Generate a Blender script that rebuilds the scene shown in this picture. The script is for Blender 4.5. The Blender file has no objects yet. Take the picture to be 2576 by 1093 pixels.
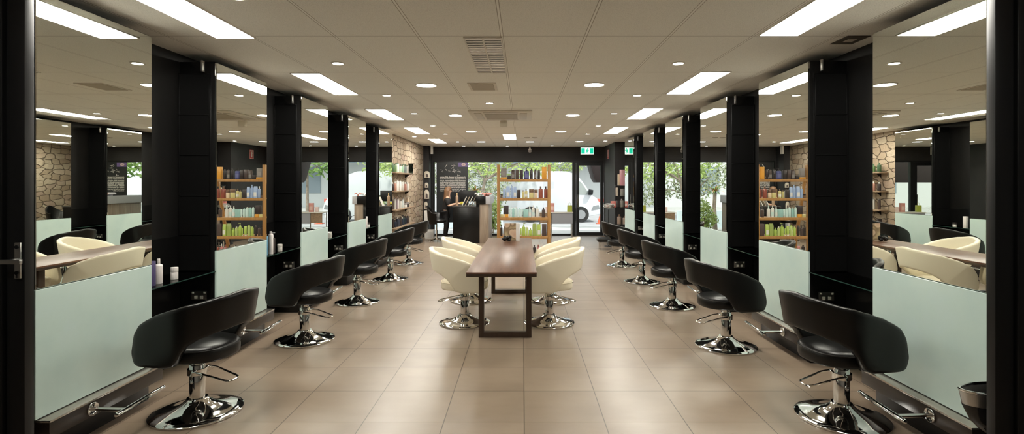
import bpy, bmesh, math, random
from mathutils import Vector, Matrix
R = math.radians
PI = math.pi
rng = random.Random(7)
sc = bpy.context.scene
COL = sc.collection

# ------------------------------------------------------------------ camera
F_PX, VPX, VPY, EYE = 1330.0, 1315.0, 465.0, 1.6
cd = bpy.data.cameras.new('camera')
cam = bpy.data.objects.new('camera', cd)
COL.objects.link(cam)
cam.location = (0, 0, EYE)
cam.rotation_euler = (R(90), 0, 0)
cd.sensor_fit = 'HORIZONTAL'
cd.sensor_width = 36
cd.lens = 36 * F_PX / 2576
cd.shift_x = -(VPX - 1288) / 2576
cd.shift_y = -(546.5 - VPY) / 2576
cd.clip_start = 0.05
cd.clip_end = 300
sc.camera = cam

def xat(px, y):
    "x of a point seen at picture column px when it stands y metres away"
    return (px - VPX) * y / F_PX
def zat(py, y):
    return EYE - (py - VPY) * y / F_PX

# ------------------------------------------------------------------ materials
MATS = {}
def mat(name, col=(.8, .8, .8), rough=.5, metal=0., spec=.5, emit=None, es=0., coat=0., trans=0.):
    if name in MATS: return MATS[name]
    m = bpy.data.materials.new(name)
    m.use_nodes = True
    b = m.node_tree.nodes['Principled BSDF']
    b.inputs['Base Color'].default_value = (*col, 1)
    b.inputs['Roughness'].default_value = rough
    b.inputs['Metallic'].default_value = metal
    b.inputs['Specular IOR Level'].default_value = spec
    b.inputs['Coat Weight'].default_value = coat
    b.inputs['Transmission Weight'].default_value = trans
    if emit:
        b.inputs['Emission Color'].default_value = (*emit, 1)
        b.inputs['Emission Strength'].default_value = es
    MATS[name] = m
    return m

class NT:
    def __init__(s, m):
        s.t = m.node_tree; s.b = s.t.nodes['Principled BSDF']
        s.out = s.t.nodes['Material Output']
    def n(s, typ, **kw):
        n = s.t.nodes.new(typ)
        for k, v in kw.items():
            if k.startswith('i_'):
                n.inputs[int(k[2:]) if k[2:].isdigit() else k[2:].replace('_', ' ')].default_value = v
            else: setattr(n, k, v)
        return n
    def l(s, a, b): s.t.links.new(a, b)
    def math(s, op, a, b=None, c=None):
        n = s.n('ShaderNodeMath', operation=op)
        for i, v in enumerate((a, b, c)):
            if v is None: continue
            if isinstance(v, (int, float)): n.inputs[i].default_value = v
            else: s.l(v, n.inputs[i])
        return n.outputs[0]
    def mix(s, fac, a, b):
        n = s.n('ShaderNodeMix', data_type='RGBA')
        for i, v in ((0, fac), (6, a), (7, b)):
            if isinstance(v, (int, float)): n.inputs[i].default_value = v
            elif isinstance(v, tuple): n.inputs[i].default_value = (*v, 1)
            else: s.l(v, n.inputs[i])
        return n.outputs[2]
    def pos(s):
        g = s.n('ShaderNodeNewGeometry')
        x = s.n('ShaderNodeSeparateXYZ'); s.l(g.outputs['Position'], x.inputs[0])
        return g.outputs['Position'], x.outputs
    def noise(s, vec, scale, detail=3, rough=.5):
        n = s.n('ShaderNodeTexNoise'); n.inputs['Scale'].default_value = scale
        n.inputs['Detail'].default_value = detail; n.inputs['Roughness'].default_value = rough
        if vec is not None: s.l(vec, n.inputs['Vector'])
        return n.outputs['Fac']
    def vmul(s, vec, v):
        n = s.n('ShaderNodeVectorMath', operation='MULTIPLY'); s.l(vec, n.inputs[0]); n.inputs[1].default_value = v
        return n.outputs[0]
    def bump(s, h, strength=.3, dist=.01):
        n = s.n('ShaderNodeBump'); n.inputs['Strength'].default_value = strength; n.inputs['Distance'].default_value = dist
        s.l(h, n.inputs['Height']); s.l(n.outputs[0], s.b.inputs['Normal'])
    def ramp(s, fac, stops):
        n = s.n('ShaderNodeValToRGB'); e = n.color_ramp.elements
        while len(e) < len(stops): e.new(.5)
        for el, (p, c) in zip(e, stops): el.position = p; el.color = (*c, 1)
        s.l(fac, n.inputs[0]); return n.outputs[0]
    def line(s, coord, off, pitch, w):
        "1 inside a line of width w repeated every pitch"
        a = s.math('ADD', coord, -off + pitch * 200 + pitch / 2)
        a = s.math('MODULO', a, pitch)
        a = s.math('ABSOLUTE', s.math('SUBTRACT', a, pitch / 2))
        return s.math('LESS_THAN', a, w / 2), a
    def cell(s, coord, off, pitch):
        return s.math('FLOOR', s.math('DIVIDE', s.math('ADD', coord, -off + pitch * 200), pitch))

def m_floor():
    m = mat('floor_tile', rough=.31, spec=.65); t = NT(m); p, (x, y, z) = t.pos()
    lx, _ = t.line(x, .01, .542, .007); ly, _ = t.line(y, 4.626, .533, .007)
    g = t.math('MAXIMUM', lx, ly)
    c = t.n('ShaderNodeCombineXYZ'); t.l(t.cell(x, .01, .542), c.inputs[0]); t.l(t.cell(y, 4.626, .533), c.inputs[1])
    wn = t.n('ShaderNodeTexWhiteNoise'); t.l(c.outputs[0], wn.inputs['Vector'])
    off = t.n('ShaderNodeVectorMath', operation='MULTIPLY_ADD'); t.l(wn.outputs['Color'], off.inputs[0]); off.inputs[1].default_value = (7, 7, 7); t.l(p, off.inputs[2])
    n1 = t.noise(t.vmul(off.outputs[0], (1.0, 1.9, 1)), 1.3, 4, .55)
    n2 = t.noise(t.vmul(off.outputs[0], (1.6, 3.4, 1)), 1.6, 3, .5)
    f = t.math('ADD', t.math('MULTIPLY', n1, .65), t.math('MULTIPLY', n2, .35))
    colr = t.ramp(f, [(.3, (.222, .166, .118)), (.52, (.27, .206, .148)), (.72, (.318, .248, .182))])
    tint = t.mix(wn.outputs['Value'], colr, (.25, .192, .138)); 
    base = t.mix(.25, colr, tint)
    t.l(t.mix(g, base, (.085, .062, .045)), t.b.inputs['Base Color'])
    t.bump(t.math('SUBTRACT', 1., g), .3, .003)
    return m
def m_ceiling():
    m = mat('ceiling_tile', rough=.9, spec=.2); t = NT(m); p, (x, y, z) = t.pos()
    bx, dx = t.line(x, -.165, .664, .026); by, dy = t.line(y, 4.20, 1.339, .022)
    ex = t.math('MULTIPLY', bx, t.math('GREATER_THAN', dx, .0075)); ey = t.math('MULTIPLY', by, t.math('GREATER_THAN', dy, .0045))
    bar = t.math('MAXIMUM', bx, by); edge = t.math('MAXIMUM', ex, ey)
    n1 = t.noise(p, 190, 2, .6); n2 = t.noise(p, 1.1, 2)
    tile = t.ramp(n1, [(.30, (.70, .675, .61)), (.5, (.89, .865, .79)), (.7, (.93, .905, .83))])
    c = t.mix(bar, tile, (.92, .895, .83)); c = t.mix(edge, c, (.46, .42, .35))
    t.l(c, t.b.inputs['Base Color']); t.bump(t.math('ADD', n1, bar), .25, .004)
    return m
def m_stone():
    m = mat('stacked_stone', rough=.9, spec=.2); t = NT(m); p, (x, y, z) = t.pos()
    nz = t.n('ShaderNodeTexNoise'); nz.inputs['Scale'].default_value = 2.9; nz.inputs['Detail'].default_value = 4; t.l(p, nz.inputs['Vector'])
    ad = t.n('ShaderNodeVectorMath', operation='MULTIPLY_ADD'); t.l(nz.outputs['Color'], ad.inputs[0]); ad.inputs[1].default_value = (.0, .16, .12); t.l(p, ad.inputs[2])
    sp = t.n('ShaderNodeSeparateXYZ'); t.l(ad.outputs[0], sp.inputs[0])
    def vor(feat):
        v = t.n('ShaderNodeTexVoronoi', feature=feat, distance='MINKOWSKI', voronoi_dimensions='2D'); v.inputs['Scale'].default_value = 1
        v.inputs['Randomness'].default_value = .78; v.inputs['Exponent'].default_value = 5.; t.l(cb2.outputs[0], v.inputs['Vector']); return v
    cb2 = t.n('ShaderNodeCombineXYZ'); t.l(t.math('MULTIPLY', sp.outputs[1], 3.1), cb2.inputs[0]); t.l(t.math('MULTIPLY', sp.outputs[2], 6.6), cb2.inputs[1])
    v1, v2 = vor('F1'), vor('F2')
    ed_ = t.math('SUBTRACT', v2.outputs['Distance'], v1.outputs['Distance'])
    mr = t.n('ShaderNodeMapRange'); t.l(ed_, mr.inputs[0]); mr.inputs[1].default_value = .0; mr.inputs[2].default_value = .13; mr.inputs[3].default_value = 1; mr.inputs[4].default_value = 0
    joint = t.math('POWER', mr.outputs[0], 1.6)
    hue = t.n('ShaderNodeSeparateColor'); t.l(v1.outputs['Color'], hue.inputs[0])
    n = t.noise(p, 9, 6, .7)
    base = t.ramp(hue.outputs[0], [(0, (.36, .27, .19)), (.35, (.47, .385, .285)), (.7, (.53, .45, .345)), (1, (.42, .31, .245))])
    base = t.mix(t.math('MULTIPLY', n, .5), base, (.29, .22, .155))
    t.l(t.mix(joint, base, (.17, .13, .095)), t.b.inputs['Base Color'])
    h = t.math('ADD', t.math('MULTIPLY', joint, -.8), t.math('MULTIPLY', n, .6))
    t.bump(h, .9, .035)
    return m
def m_wood(name, dark, mid, light, axis, rough=.4, scale=1.):
    m = mat(name, rough=rough); t = NT(m); tc = t.n('ShaderNodeTexCoord'); s = [9., 9., 9.]; s[axis] = .7
    q = t.vmul(tc.outputs['Object'], tuple(v * scale for v in s))
    n1 = t.noise(q, 2.2, 6, .65); n2 = t.noise(t.vmul(q, (.3, .3, .3)), 1.3, 2)
    f = t.math('ADD', t.math('MULTIPLY', n1, .7), t.math('MULTIPLY', n2, .3))
    t.l(t.ramp(f, [(.32, dark), (.5, mid), (.68, light)]), t.b.inputs['Base Color']); t.bump(n1, .08, .002)
    return m
def m_leather(name, col, rough, spec=.5):
    m = mat(name, col, rough, spec=spec); t = NT(m); tc = t.n('ShaderNodeTexCoord')
    v = t.n('ShaderNodeTexVoronoi'); v.inputs['Scale'].default_value = 260; t.l(tc.outputs['Object'], v.inputs['Vector'])
    t.bump(v.outputs['Distance'], .06, .002); return m
def m_glass(name, tint, refl=.08):
    m = mat(name); t = NT(m); t.t.nodes.remove(t.b)
    tr = t.n('ShaderNodeBsdfTransparent'); tr.inputs[0].default_value = (*tint, 1)
    gl = t.n('ShaderNodeBsdfGlossy'); gl.inputs['Roughness'].default_value = .01
    fr = t.n('ShaderNodeFresnel'); fr.inputs[0].default_value = 1.35
    mx = t.n('ShaderNodeMixShader'); t.l(fr.outputs[0], mx.inputs[0]); t.l(tr.outputs[0], mx.inputs[1]); t.l(gl.outputs[0], mx.inputs[2])
    t.l(mx.outputs[0], t.out.inputs[0]); return m
def m_frosted():
    m = mat('frosted_backpainted_glass', (.50, .60, .535), .34, spec=.5, coat=.35); t = NT(m); t.b.inputs['Coat Roughness'].default_value = .06
    p, _ = t.pos(); n = t.noise(p, 2.3, 3, .6)
    t.l(t.ramp(n, [(.3, (.54, .70, .665)), (.55, (.60, .755, .705)), (.75, (.61, .76, .74))]), t.b.inputs['Base Color']); return m
def m_noise(name, c0, c1, scale, rough=.6, bump=0., spec=.5):
    m = mat(name, c0, rough, spec=spec); t = NT(m); tc = t.n('ShaderNodeTexCoord'); n = t.noise(tc.outputs['Object'], scale, 4, .6)
    t.l(t.ramp(n, [(.35, c0), (.65, c1)]), t.b.inputs['Base Color'])
    if bump: t.bump(n, bump, .01)
    return m

FLOOR, CEIL, STONE = m_floor(), m_ceiling(), m_stone()
BLACKWALL = m_noise('black_wall_paint', (.006, .006, .006), (.009, .0085, .008), 3, .5, spec=.25)
CHARWALL = m_noise('charcoal_wall_paint', (.030, .029, .030), (.038, .036, .037), 2, .6, spec=.3)
BLACKLAM = mat('black_laminate', (.006, .006, .006), .25, spec=.3)
BLACKMET = mat('black_powdercoat', (.009, .0095, .0105), .38, spec=.35)
MIRROR = mat('mirror_silver', (.80, .82, .77), .0, 1.)
FROST = m_frosted()
CHROME = mat('chrome', (.78, .78, .77), .06, 1.)
STEEL = mat('brushed_steel', (.55, .55, .54), .3, 1.)
ALU = mat('aluminium', (.42, .41, .39), .35, 1.)
PLINTH = m_wood('dark_veneer', (.022, .015, .010), (.032, .021, .014), (.045, .03, .02), 1, .3)
LEDGE = mat('ledge_metal', (.50, .46, .41), .22, .85)
BLEATHER = m_leather('black_leather', (.006, .0058, .0055), .34, .35)
CLEATHER = m_leather('cream_leather', (.92, .85, .67), .42, .4)
TABLETOP = m_wood('walnut_tabletop', (.085, .036, .022), (.14, .065, .038), (.20, .10, .06), 1, .34, .7)
TABLEEDGE = m_wood('dark_walnut', (.028, .016, .010), (.042, .024, .015), (.055, .032, .02), 2, .35)
RACKWOOD = m_wood('honey_oak', (.30, .145, .042), (.40, .205, .065), (.47, .26, .09), 2, .45)
SHELFWOOD = m_wood('weathered_oak', (.17, .115, .07), (.25, .17, .105), (.32, .23, .15), 1, .6)
DESKWOOD = m_wood('grey_timber', (.17, .125, .09), (.28, .215, .16), (.37, .30, .23), 2, .5)
PANEL = mat('lit_diffuser', (.9, .9, .85), .5, emit=(1., .96, .87), es=17.)
LAMP = mat('lit_downlight', (.9, .9, .85), .5, emit=(1., .95, .86), es=42.)
LAMPOFF = mat('unlit_lens', (.8, .77, .7), .3)
WHITEM = mat('white_metal', (.74, .70, .62), .5)
WHITEP = mat('white_plastic', (.80, .78, .74), .4)
OFFW = mat('offwhite_plastic', (.66, .60, .50), .5)
LOBBY = mat('lobby_paint', (.34, .33, .31), .7)
GLASS = m_glass('window_glass', (.97, .985, .97))
SHELFGLASS = m_glass('shelf_glass', (.30, .36, .33))
DARKGLASS = m_glass('dark_door_glass', (.16, .17, .17))
GLASSEDGE = mat('glass_edge', (.025, .06, .05), .15)

# ------------------------------------------------------------------ mesh builder
class MB:
    def __init__(s): s.v = []; s.f = []
    def quad(s, *p):
        i = len(s.v); s.v += [tuple(q) for q in p]; s.f.append(tuple(range(i, i + len(p)))); return s
    def box(s, x0, x1, y0, y1, z0, z1):
        if x0 > x1: x0, x1 = x1, x0
        if y0 > y1: y0, y1 = y1, y0
        if z0 > z1: z0, z1 = z1, z0
        i = len(s.v)
        s.v += [(x0, y0, z0), (x1, y0, z0), (x1, y1, z0), (x0, y1, z0), (x0, y0, z1), (x1, y0, z1), (x1, y1, z1), (x0, y1, z1)]
        s.f += [tuple(i + k for k in q) for q in ((0, 3, 2, 1), (4, 5, 6, 7), (0, 1, 5, 4), (1, 2, 6, 5), (2, 3, 7, 6), (3, 0, 4, 7))]
        return s
    def prism(s, poly, axis, a, b):
        "polygon in the two other axes, extruded along axis from a to b"
        n = len(poly); i = len(s.v)
        for w in (a, b):
            for (u, t) in poly:
                c = [u, t]; c.insert(axis, w); s.v.append(tuple(c))
        s.f.append(tuple(i + k for k in range(n))); s.f.append(tuple(i + n + k for k in reversed(range(n))))
        for k in range(n):
            j = (k + 1) % n; s.f.append((i + j, i + k, i + n + k, i + n + j))
        return s
    def rings(s, rings, cap=True, closed=False):
        n = len(rings[0]); i = len(s.v)
        for r in rings: s.v += [tuple(p) for p in r]
        m = len(rings)
        for a in range(m if closed else m - 1):
            b = (a + 1) % m
            for k in range(n):
                j = (k + 1) % n; s.f.append((i + a * n + k, i + a * n + j, i + b * n + j, i + b * n + k))
        if cap and not closed:
            s.f.append(tuple(i + k for k in reversed(range(n)))); s.f.append(tuple(i + (m - 1) * n + k for k in range(n)))
        return s
    def lathe(s, prof, c=(0, 0, 0), n=24, sx=1., sy=1.):
        solid = prof[0][0] < .001 and prof[-1][0] < .001       # else a hollow ring, closed on itself
        return s.rings([[(c[0] + sx * r * math.cos(2 * PI * k / n), c[1] + sy * r * math.sin(2 * PI * k / n), c[2] + z) for k in range(n)] for r, z in prof], True, not solid)
    def tube(s, pts, r, n=10, closed=False):
        pts = [Vector(p) for p in pts]; m = len(pts); out = []; up = None
        for i, p in enumerate(pts):
            a = pts[(i - 1) % m] if (closed or i > 0) else p; b = pts[(i + 1) % m] if (closed or i < m - 1) else p
            d = (b - a).normalized()
            if up is None: up = d.orthogonal().normalized()
            up = (up - d * up.dot(d)).normalized(); w = d.cross(up)
            rr = r[i] if isinstance(r, (list, tuple)) else r
            out.append([p + (up * math.cos(2 * PI * k / n) + w * math.sin(2 * PI * k / n)) * rr for k in range(n)])
        return s.rings(out, True, closed)
    def cyl(s, a, b, r, n=16): return s.tube([a, b], r, n)
    def sphere(s, c, r, n=14, m=9, sx=1, sy=1, sz=1):
        rs = []
        for j in range(m + 1):
            t = PI * (j / m); t = min(max(t, .02), PI - .02)
            rs.append([(c[0] + sx * r * math.sin(t) * math.cos(2 * PI * k / n), c[1] + sy * r * math.sin(t) * math.sin(2 * PI * k / n), c[2] - sz * r * math.cos(t)) for k in range(n)])
        return s.rings(rs)
    def build(s, name, m, parent=None, loc=None, bevel=0., seg=2, smooth=35, rotz=0):
        me = bpy.data.meshes.new(name); me.from_pydata(s.v, [], s.f)
        bm = bmesh.new(); bm.from_mesh(me)
        bmesh.ops.recalc_face_normals(bm, faces=bm.faces)
        if bevel:
            es = [e for e in bm.edges if len(e.link_faces) == 2 and e.calc_face_angle(0) > R(40)]
            bmesh.ops.bevel(bm, geom=es, offset=bevel, segments=seg, profile=.5, affect='EDGES', clamp_overlap=True)
        bm.to_mesh(me); bm.free()
        if smooth:
            me.polygons.foreach_set('use_smooth', [True] * len(me.polygons)); me.set_sharp_from_angle(angle=R(smooth))
        me.materials.append(m)
        o = bpy.data.objects.new(name, me); COL.objects.link(o)
        if parent: o.parent = parent
        if loc: o.location = loc
        if rotz: o.rotation_euler.z = rotz
        return o

def tag(o, label=None, cat=None, group=None, kind=None):
    if label: o['label'] = label
    if cat: o['category'] = cat
    if group: o['group'] = group
    if kind: o['kind'] = kind
    return o
def empty(name, loc=(0, 0, 0), rz=0, label=None, cat=None, group=None):
    o = bpy.data.objects.new(name, None); COL.objects.link(o); o.empty_display_size = .1
    o.location = loc; o.rotation_euler.z = rz
    return tag(o, label, cat, group)
def copy_tree(o, parent=None):
    c = o.copy(); COL.objects.link(c)
    if parent: c.parent = parent
    for ch in [k for k in o.children]: copy_tree(ch, c)
    return c
def struct(name, mb, m, label=None, parent=None, bevel=0.):
    o = mb.build(name, m, parent, bevel=bevel)
    if not parent: tag(o, label, None, None, 'structure')
    return o
ORD = ['first', 'second', 'third', 'fourth', 'fifth', 'sixth', 'seventh', 'eighth', 'ninth', 'tenth', 'eleventh', 'twelfth', 'thirteenth', 'fourteenth', 'fifteenth']

# ------------------------------------------------------------------ room
CZ, YF = 2.78, 16.6
XL, XR = -3.10, 2.90
struct('floor', MB().box(-4.6, 4.4, -2, YF + .15, -.15, 0), FLOOR, 'brown beige square floor tiles')
struct('ceiling', MB().box(-4.6, 4.4, -2, YF + .15, CZ, CZ + .3), CEIL, 'beige mineral tile grid ceiling')
struct('wall_left', MB().box(XL - .15, XL, 2.62, YF + .15, 0, CZ), BLACKWALL, 'black painted wall behind the left mirrors')
struct('wall_right', MB().box(XR, XR + .15, 2.62, YF + .15, 0, CZ), BLACKWALL, 'black painted wall behind the right mirrors')
struct('wall_entry', MB().box(-4.6, XL - .15, 2.62, 2.72, 0, CZ).box(XR + .15, 4.4, 2.62, 2.72, 0, CZ), BLACKWALL, 'black wall beside the entry doors')
struct('wall_front', MB().box(-4.6, 4.4, -2.1, -2, 0, CZ), LOBBY, 'grey wall behind the camera')
struct('wall_lobby', MB().box(-4.7, -4.6, -2, 2.72, 0, CZ).box(4.4, 4.5, -2, 2.72, 0, CZ), LOBBY, 'grey side walls of the lobby')
struct('wall_stone', MB().box(XL, -3.03, 11.16, 16.1, 0, CZ), STONE, 'tan stacked stone wall at the far left')
struct('wall_column', MB().box(2.54, XR, 14.6, YF, 0, CZ), CHARWALL, 'charcoal column at the far right')
# far wall: bulkhead, left pier
struct('wall_back', MB().box(XL, XR, YF, YF + .15, 2.36, CZ).box(XL, -2.83, YF, YF + .15, 0, 2.36).box(XL, -2.86, 16.1, YF, 0, CZ), CHARWALL, 'charcoal bulkhead above the shop window')
wx0, wx1, dx1 = -2.83, 1.56, 2.54
w = MB().box(wx0, wx0 + .06, YF, YF + .1, .0, 2.36).box(wx1 - .0, wx1 + .11, YF, YF + .1, 0, 2.36).box(wx0 + .06, wx1, YF, YF + .1, 2.31, 2.36).box(wx0 + .06, wx1, YF, YF + .1, 0, .05)
win = struct('window_1', w, BLACKMET, 'black framed shop window at the far end')
win.data.name = 'window_frame'
MB().box(wx0 + .06, wx1, YF + .045, YF + .055, .05, 2.31).build('pane', GLASS, win)
d = MB().box(wx1 + .12, wx1 + .215, YF + .02, YF + .08, .0, 2.30).box(dx1 - .10, dx1 - .0, YF + .02, YF + .08, 0, 2.30).box(wx1 + .215, dx1 - .1, YF + .02, YF + .08, 2.2, 2.30).box(wx1 + .215, dx1 - .1, YF + .02, YF + .08, 0, .10)
dr = struct('door_1', d, BLACKMET, 'black framed glass door to the street')
MB().box(wx1 + .215, dx1 - .1, YF + .045, YF + .055, .10, 2.2).build('pane', GLASS, dr)
hb = MB()
for zz in (.95, 1.22): hb.cyl((wx1 + .17, YF + .02, zz), (wx1 + .17, YF - .05, zz), .012)
hb.cyl((wx1 + .17, YF - .05, .88), (wx1 + .17, YF - .05, 1.29), .014)
hb.build('door_handle', CHROME, dr)
struct('trim_1', MB().box(wx1 + .11, dx1, YF, YF + .1, 2.30, 2.36), BLACKMET, 'black head rail above the glass door')

# near doors either side of the opening
YD = 2.56
def near_door(name, x_in, sgn, label):
    w = .088; xo = x_in + sgn * w
    f = MB().box(x_in, xo, YD, YD + .05, .0, CZ - .005)
    f.box(xo + sgn * .012, xo + sgn * .06, YD - .012, YD + .04, 0, CZ - .005)
    f.box(xo + sgn * .06, xo + sgn * 1.1, YD, YD + .045, 0, .12).box(xo + sgn * .06, xo + sgn * 1.1, YD, YD + .045, 2.55, CZ - .005)
    f.box(xo, xo + sgn * .012, YD + .015, YD + .035, 0, CZ - .005)
    o = struct(name, f, BLACKMET, label, bevel=.002)
    MB().box(xo + sgn * .06, xo + sgn * 1.1, YD + .018, YD + .026, .12, 2.55).build('pane', DARKGLASS, o)
    return o, xo
dl, xo = near_door('door_2', xat(62, YD), -1, 'black framed glass entry door with lever handle at left')
pl_x = xat(56, YD)
hp = MB().box(pl_x - .028, pl_x + .002, YD - .012, YD, zat(701, YD), zat(610, YD)).build('handle_plate', STEEL, dl, bevel=.003)
zc = zat(655, YD)
MB().cyl((pl_x - .012, YD - .012, zc), (pl_x - .012, YD - .05, zc), .011).box(pl_x - .06, pl_x + .045, YD - .062, YD - .045, zc - .012, zc + .010).build('lever', STEEL, hp, bevel=.003)
MB().cyl((pl_x - .013, YD - .0121, zc + .065), (pl_x - .013, YD - .018, zc + .065), .009).cyl((pl_x - .013, YD - .0121, zc - .06), (pl_x - .013, YD - .018, zc - .06), .009).box(pl_x - .0155, pl_x - .0105, YD - .018, YD - .0121, zc - .085, zc - .06).build('keyhole', BLACKMET, hp)
near_door('door_3', xat(2504, YD), 1, 'black framed glass entry door at right')

# ------------------------------------------------------------------ mirror stations and shelf niches
LM = [(3.00, 3.93), (4.773, 5.70), (6.602, 7.491), (8.381, 9.293), (10.168, 11.157)]
RM = [(2.911, 3.85), (4.73, 5.71), (6.624, 7.587), (8.457, 9.447), (10.277, 11.193), (12.134, 13.196)]
def station(sgn, xg, xw, y0, y1, label, group):
    "sgn -1 left, +1 right; xg glass plane, xw wall plane (absolute values)"
    o = empty('mirror_station', (sgn * xg, (y0 + y1) / 2, 0), 0, label, 'mirror', group)
    h = (y1 - y0) / 2
    X = lambda d: sgn * d                       # d is the depth behind the glass
    dp = xw - xg - .001
    MB().box(X(.02), X(dp), -h, h, .001, 2.71).build('pier', BLACKLAM, o, bevel=.002)
    mg = MB().box(X(0), X(.019), -h - .004, h + .004, 1.003, 2.70).build('mirror_glass', MIRROR, o, bevel=.003, seg=1, smooth=0)
    MB().box(X(.001), X(.019), -h - .005, h + .005, .262, .999).build('frosted_panel', FROST, o, bevel=.002, seg=1, smooth=0)
    p = MB().box(X(-.07), X(.019), -h + .005, h + .02, .15, .243).build('plinth', PLINTH, o, bevel=.002)
    MB().box(X(-.075), X(.019), -h + .004, h + .021, .2435, .257).build('ledge', LEDGE, p, bevel=.002)
    # chrome T footrest
    y = -h + .30; zf = .198
    f = MB().cyl((X(-.071), y, zf), (X(-.083), y, zf), .042, 20).build('footrest', CHROME, o, bevel=.003)
    MB().cyl((X(-.083), y, zf), (X(-.29), y - .01, zf), .0125, 12).build('stem', CHROME, f)
    MB().cyl((X(-.29), y - .09, zf), (X(-.275), y + .36, zf), .014, 12).build('foot_bar', CHROME, f, bevel=.002)
    # double power outlet on the side facing the room's front
    zc = .60; xc = dp * .47
    if y0 > 4:
        po = MB().box(X(xc - .068), X(xc + .068), -h - .009, -h - .0005, zc - .04, zc + .04).build('power_outlet', STEEL, o, bevel=.002)
        sw = MB()
        for q in (-.026, .026):
            sw.box(X(xc + q - .013), X(xc + q + .013), -h - .0125, -h - .0095, zc - .030, zc - .002)
        for q in (-.052, .052):
            sw.box(X(xc + q - .008), X(xc + q + .008), -h - .0125, -h - .0095, zc + .018, zc + .033)
        sw.build('socket', WHITEP, po)
    return o
def niche(sgn, xg, xw, y0, y1, label, group):
    o = empty('shelf_niche', (sgn * xg, (y0 + y1) / 2, 0), 0, label, 'shelf', group)
    h = (y1 - y0) / 2 - .006; X = lambda d: sgn * d; dp = xw - xg - .002
    MB().box(X(.06), X(dp), h - .02, h, .83, 2.60).build('side_panel', BLACKLAM, o)
    for z in (2.60, 2.23, 1.87, 1.505, 1.155):
        MB().box(X(.06), X(dp - .01), h - .026, h - .0202, z - .008, z).build('panel_joint', BLACKLAM, o, bevel=.001)
    MB().box(X(dp - .018), X(dp - .009), h - .026, h - .0202, .83, 2.585).build('corner_strip', BLACKLAM, o, bevel=.001)
    MB().box(X(dp - .008), X(dp), -h, h, .05, 1.138).build('back_panel', BLACKLAM, o)
    g = MB().box(X(.012), X(dp - .01), -h, h, .812, .82).build('glass_shelf', SHELFGLASS, o)
    MB().box(X(.009), X(.0118), -h, h, .812, .82).build('polished_edge', GLASSEDGE, g)
    c = MB().box(X(.07), X(.084), h - .10, h - .06, 2.602, 2.70).build('clip', ALU, o, bevel=.002)
    return o
for i, (a, b) in enumerate(LM):
    station(-1, 2.76, 3.10, a, b, f'{ORD[i]} tall mirror panel from the front along the left wall', 'left mirror stations')
    if i < 4: niche(-1, 2.76, 3.10, b, LM[i + 1][0], f'{ORD[i]} black shelf niche from the front between left mirrors', 'left shelf niches')
for i, (a, b) in enumerate(RM):
    station(1, 2.55, 2.90, a, b, f'{ORD[i]} tall mirror panel from the front along the right wall', 'right mirror stations')
    if i < 5: niche(1, 2.55, 2.90, b, RM[i + 1][0], f'{ORD[i]} black shelf niche from the front between right mirrors', 'right shelf niches')
# ------------------------------------------------------------------ ceiling fittings
def panel_light(x0, x1, y0, y1, label, group='lit ceiling panels'):
    o = empty('ceiling_light', ((x0 + x1) / 2, (y0 + y1) / 2, CZ), 0, label, 'light', group)
    a, b = (x1 - x0) / 2, (y1 - y0) / 2
    f = MB()
    for q in ((-a - .01, -a, -b - .01, b + .01), (a, a + .01, -b - .01, b + .01), (-a, a, -b - .01, -b), (-a, a, b, b + .01)): f.box(*q, -.010, -.0005)
    f.build('frame', WHITEM, o)
    MB().box(-a, a, -b, b, -.007, -.0005).build('diffuser', PANEL, o)
LY = [2.90, 5.58, 8.22, 10.90, 13.58]
for i, y in enumerate(LY): panel_light(-2.445, -2.145, y, y + 1.32, f'lit strip ceiling panel, {ORD[i]} from the front in the left row')
for i, y in enumerate(LY[:4]): panel_light(1.86, 2.16, y - .08, y + 1.25, f'lit strip ceiling panel, {ORD[i]} from the front in the right row')
panel_light(-.465, -.17, 12.36, 13.68, 'lit strip ceiling panel in the middle of the ceiling near the window', None)

def downlight(x, y, big, label, group, lit=True):
    o = empty('downlight', (x, y, CZ), 0, label, 'light', group)
    r = .112 if big else .047
    MB().lathe([(r, -.0005), (r + .018, -.0005), (r + .018, -.006), (r + .006, -.011), (r, -.008)], n=28).build('trim_ring', WHITEM, o)
    MB().lathe([(.0005, -.0005), (r - .001, -.0005), (r - .001, -.0065), (.0005, -.0075)], n=28).build('lens', LAMP if lit else LAMPOFF, o, smooth=0)
SY = [5.12, 6.95, 8.72, 10.53, 12.26, 14.5, 16.05]
for i, y in enumerate(SY): downlight(-1.79, y, False, f'small lit downlight, {ORD[i]} from the front in the left row of small ones', 'small downlights')
for i, y in enumerate(SY[:5]): downlight(1.505, y, False, f'small lit downlight, {ORD[i]} from the front in the right row of small ones', 'small downlights')
BY = [6.25, 8.97, 11.71, 14.5]
for i, y in enumerate(BY): downlight(-1.14, y, True, f'large lit downlight, {ORD[i]} from the front left of centre', 'large downlights')
for i, y in enumerate(BY[:3]): downlight(.84, y - .03, True, f'large lit downlight, {ORD[i]} from the front right of centre', 'large downlights')
downlight(1.54, 14.4, True, 'large lit downlight in front of the exit sign', 'large downlights')
downlight(.20, 14.5, True, 'large lit downlight in front of the white dome camera', 'large downlights')
downlight(-.48, 7.62, False, 'small lit downlight between the air vent and the cassette air conditioner', 'small downlights')
downlight(-2.65, 12.93, False, 'small lit downlight close to the stone wall', 'small downlights')
downlight(-.47, 16.05, False, 'small lit downlight above the bulkhead behind the middle strip panel', 'small downlights')
downlight(.885, 15.95, False, 'small lit downlight between the dome camera and the exit sign', 'small downlights')
downlight(2.22, 14.2, False, 'small lit downlight beside the top of the charcoal column', 'small downlights')
downlight(2.20, 12.93, False, 'small unlit downlight beside the last right strip panel', 'small downlights', False)
downlight(-1.79, 3.3, False, 'small lit downlight above the entry at left', 'small downlights')
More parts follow.
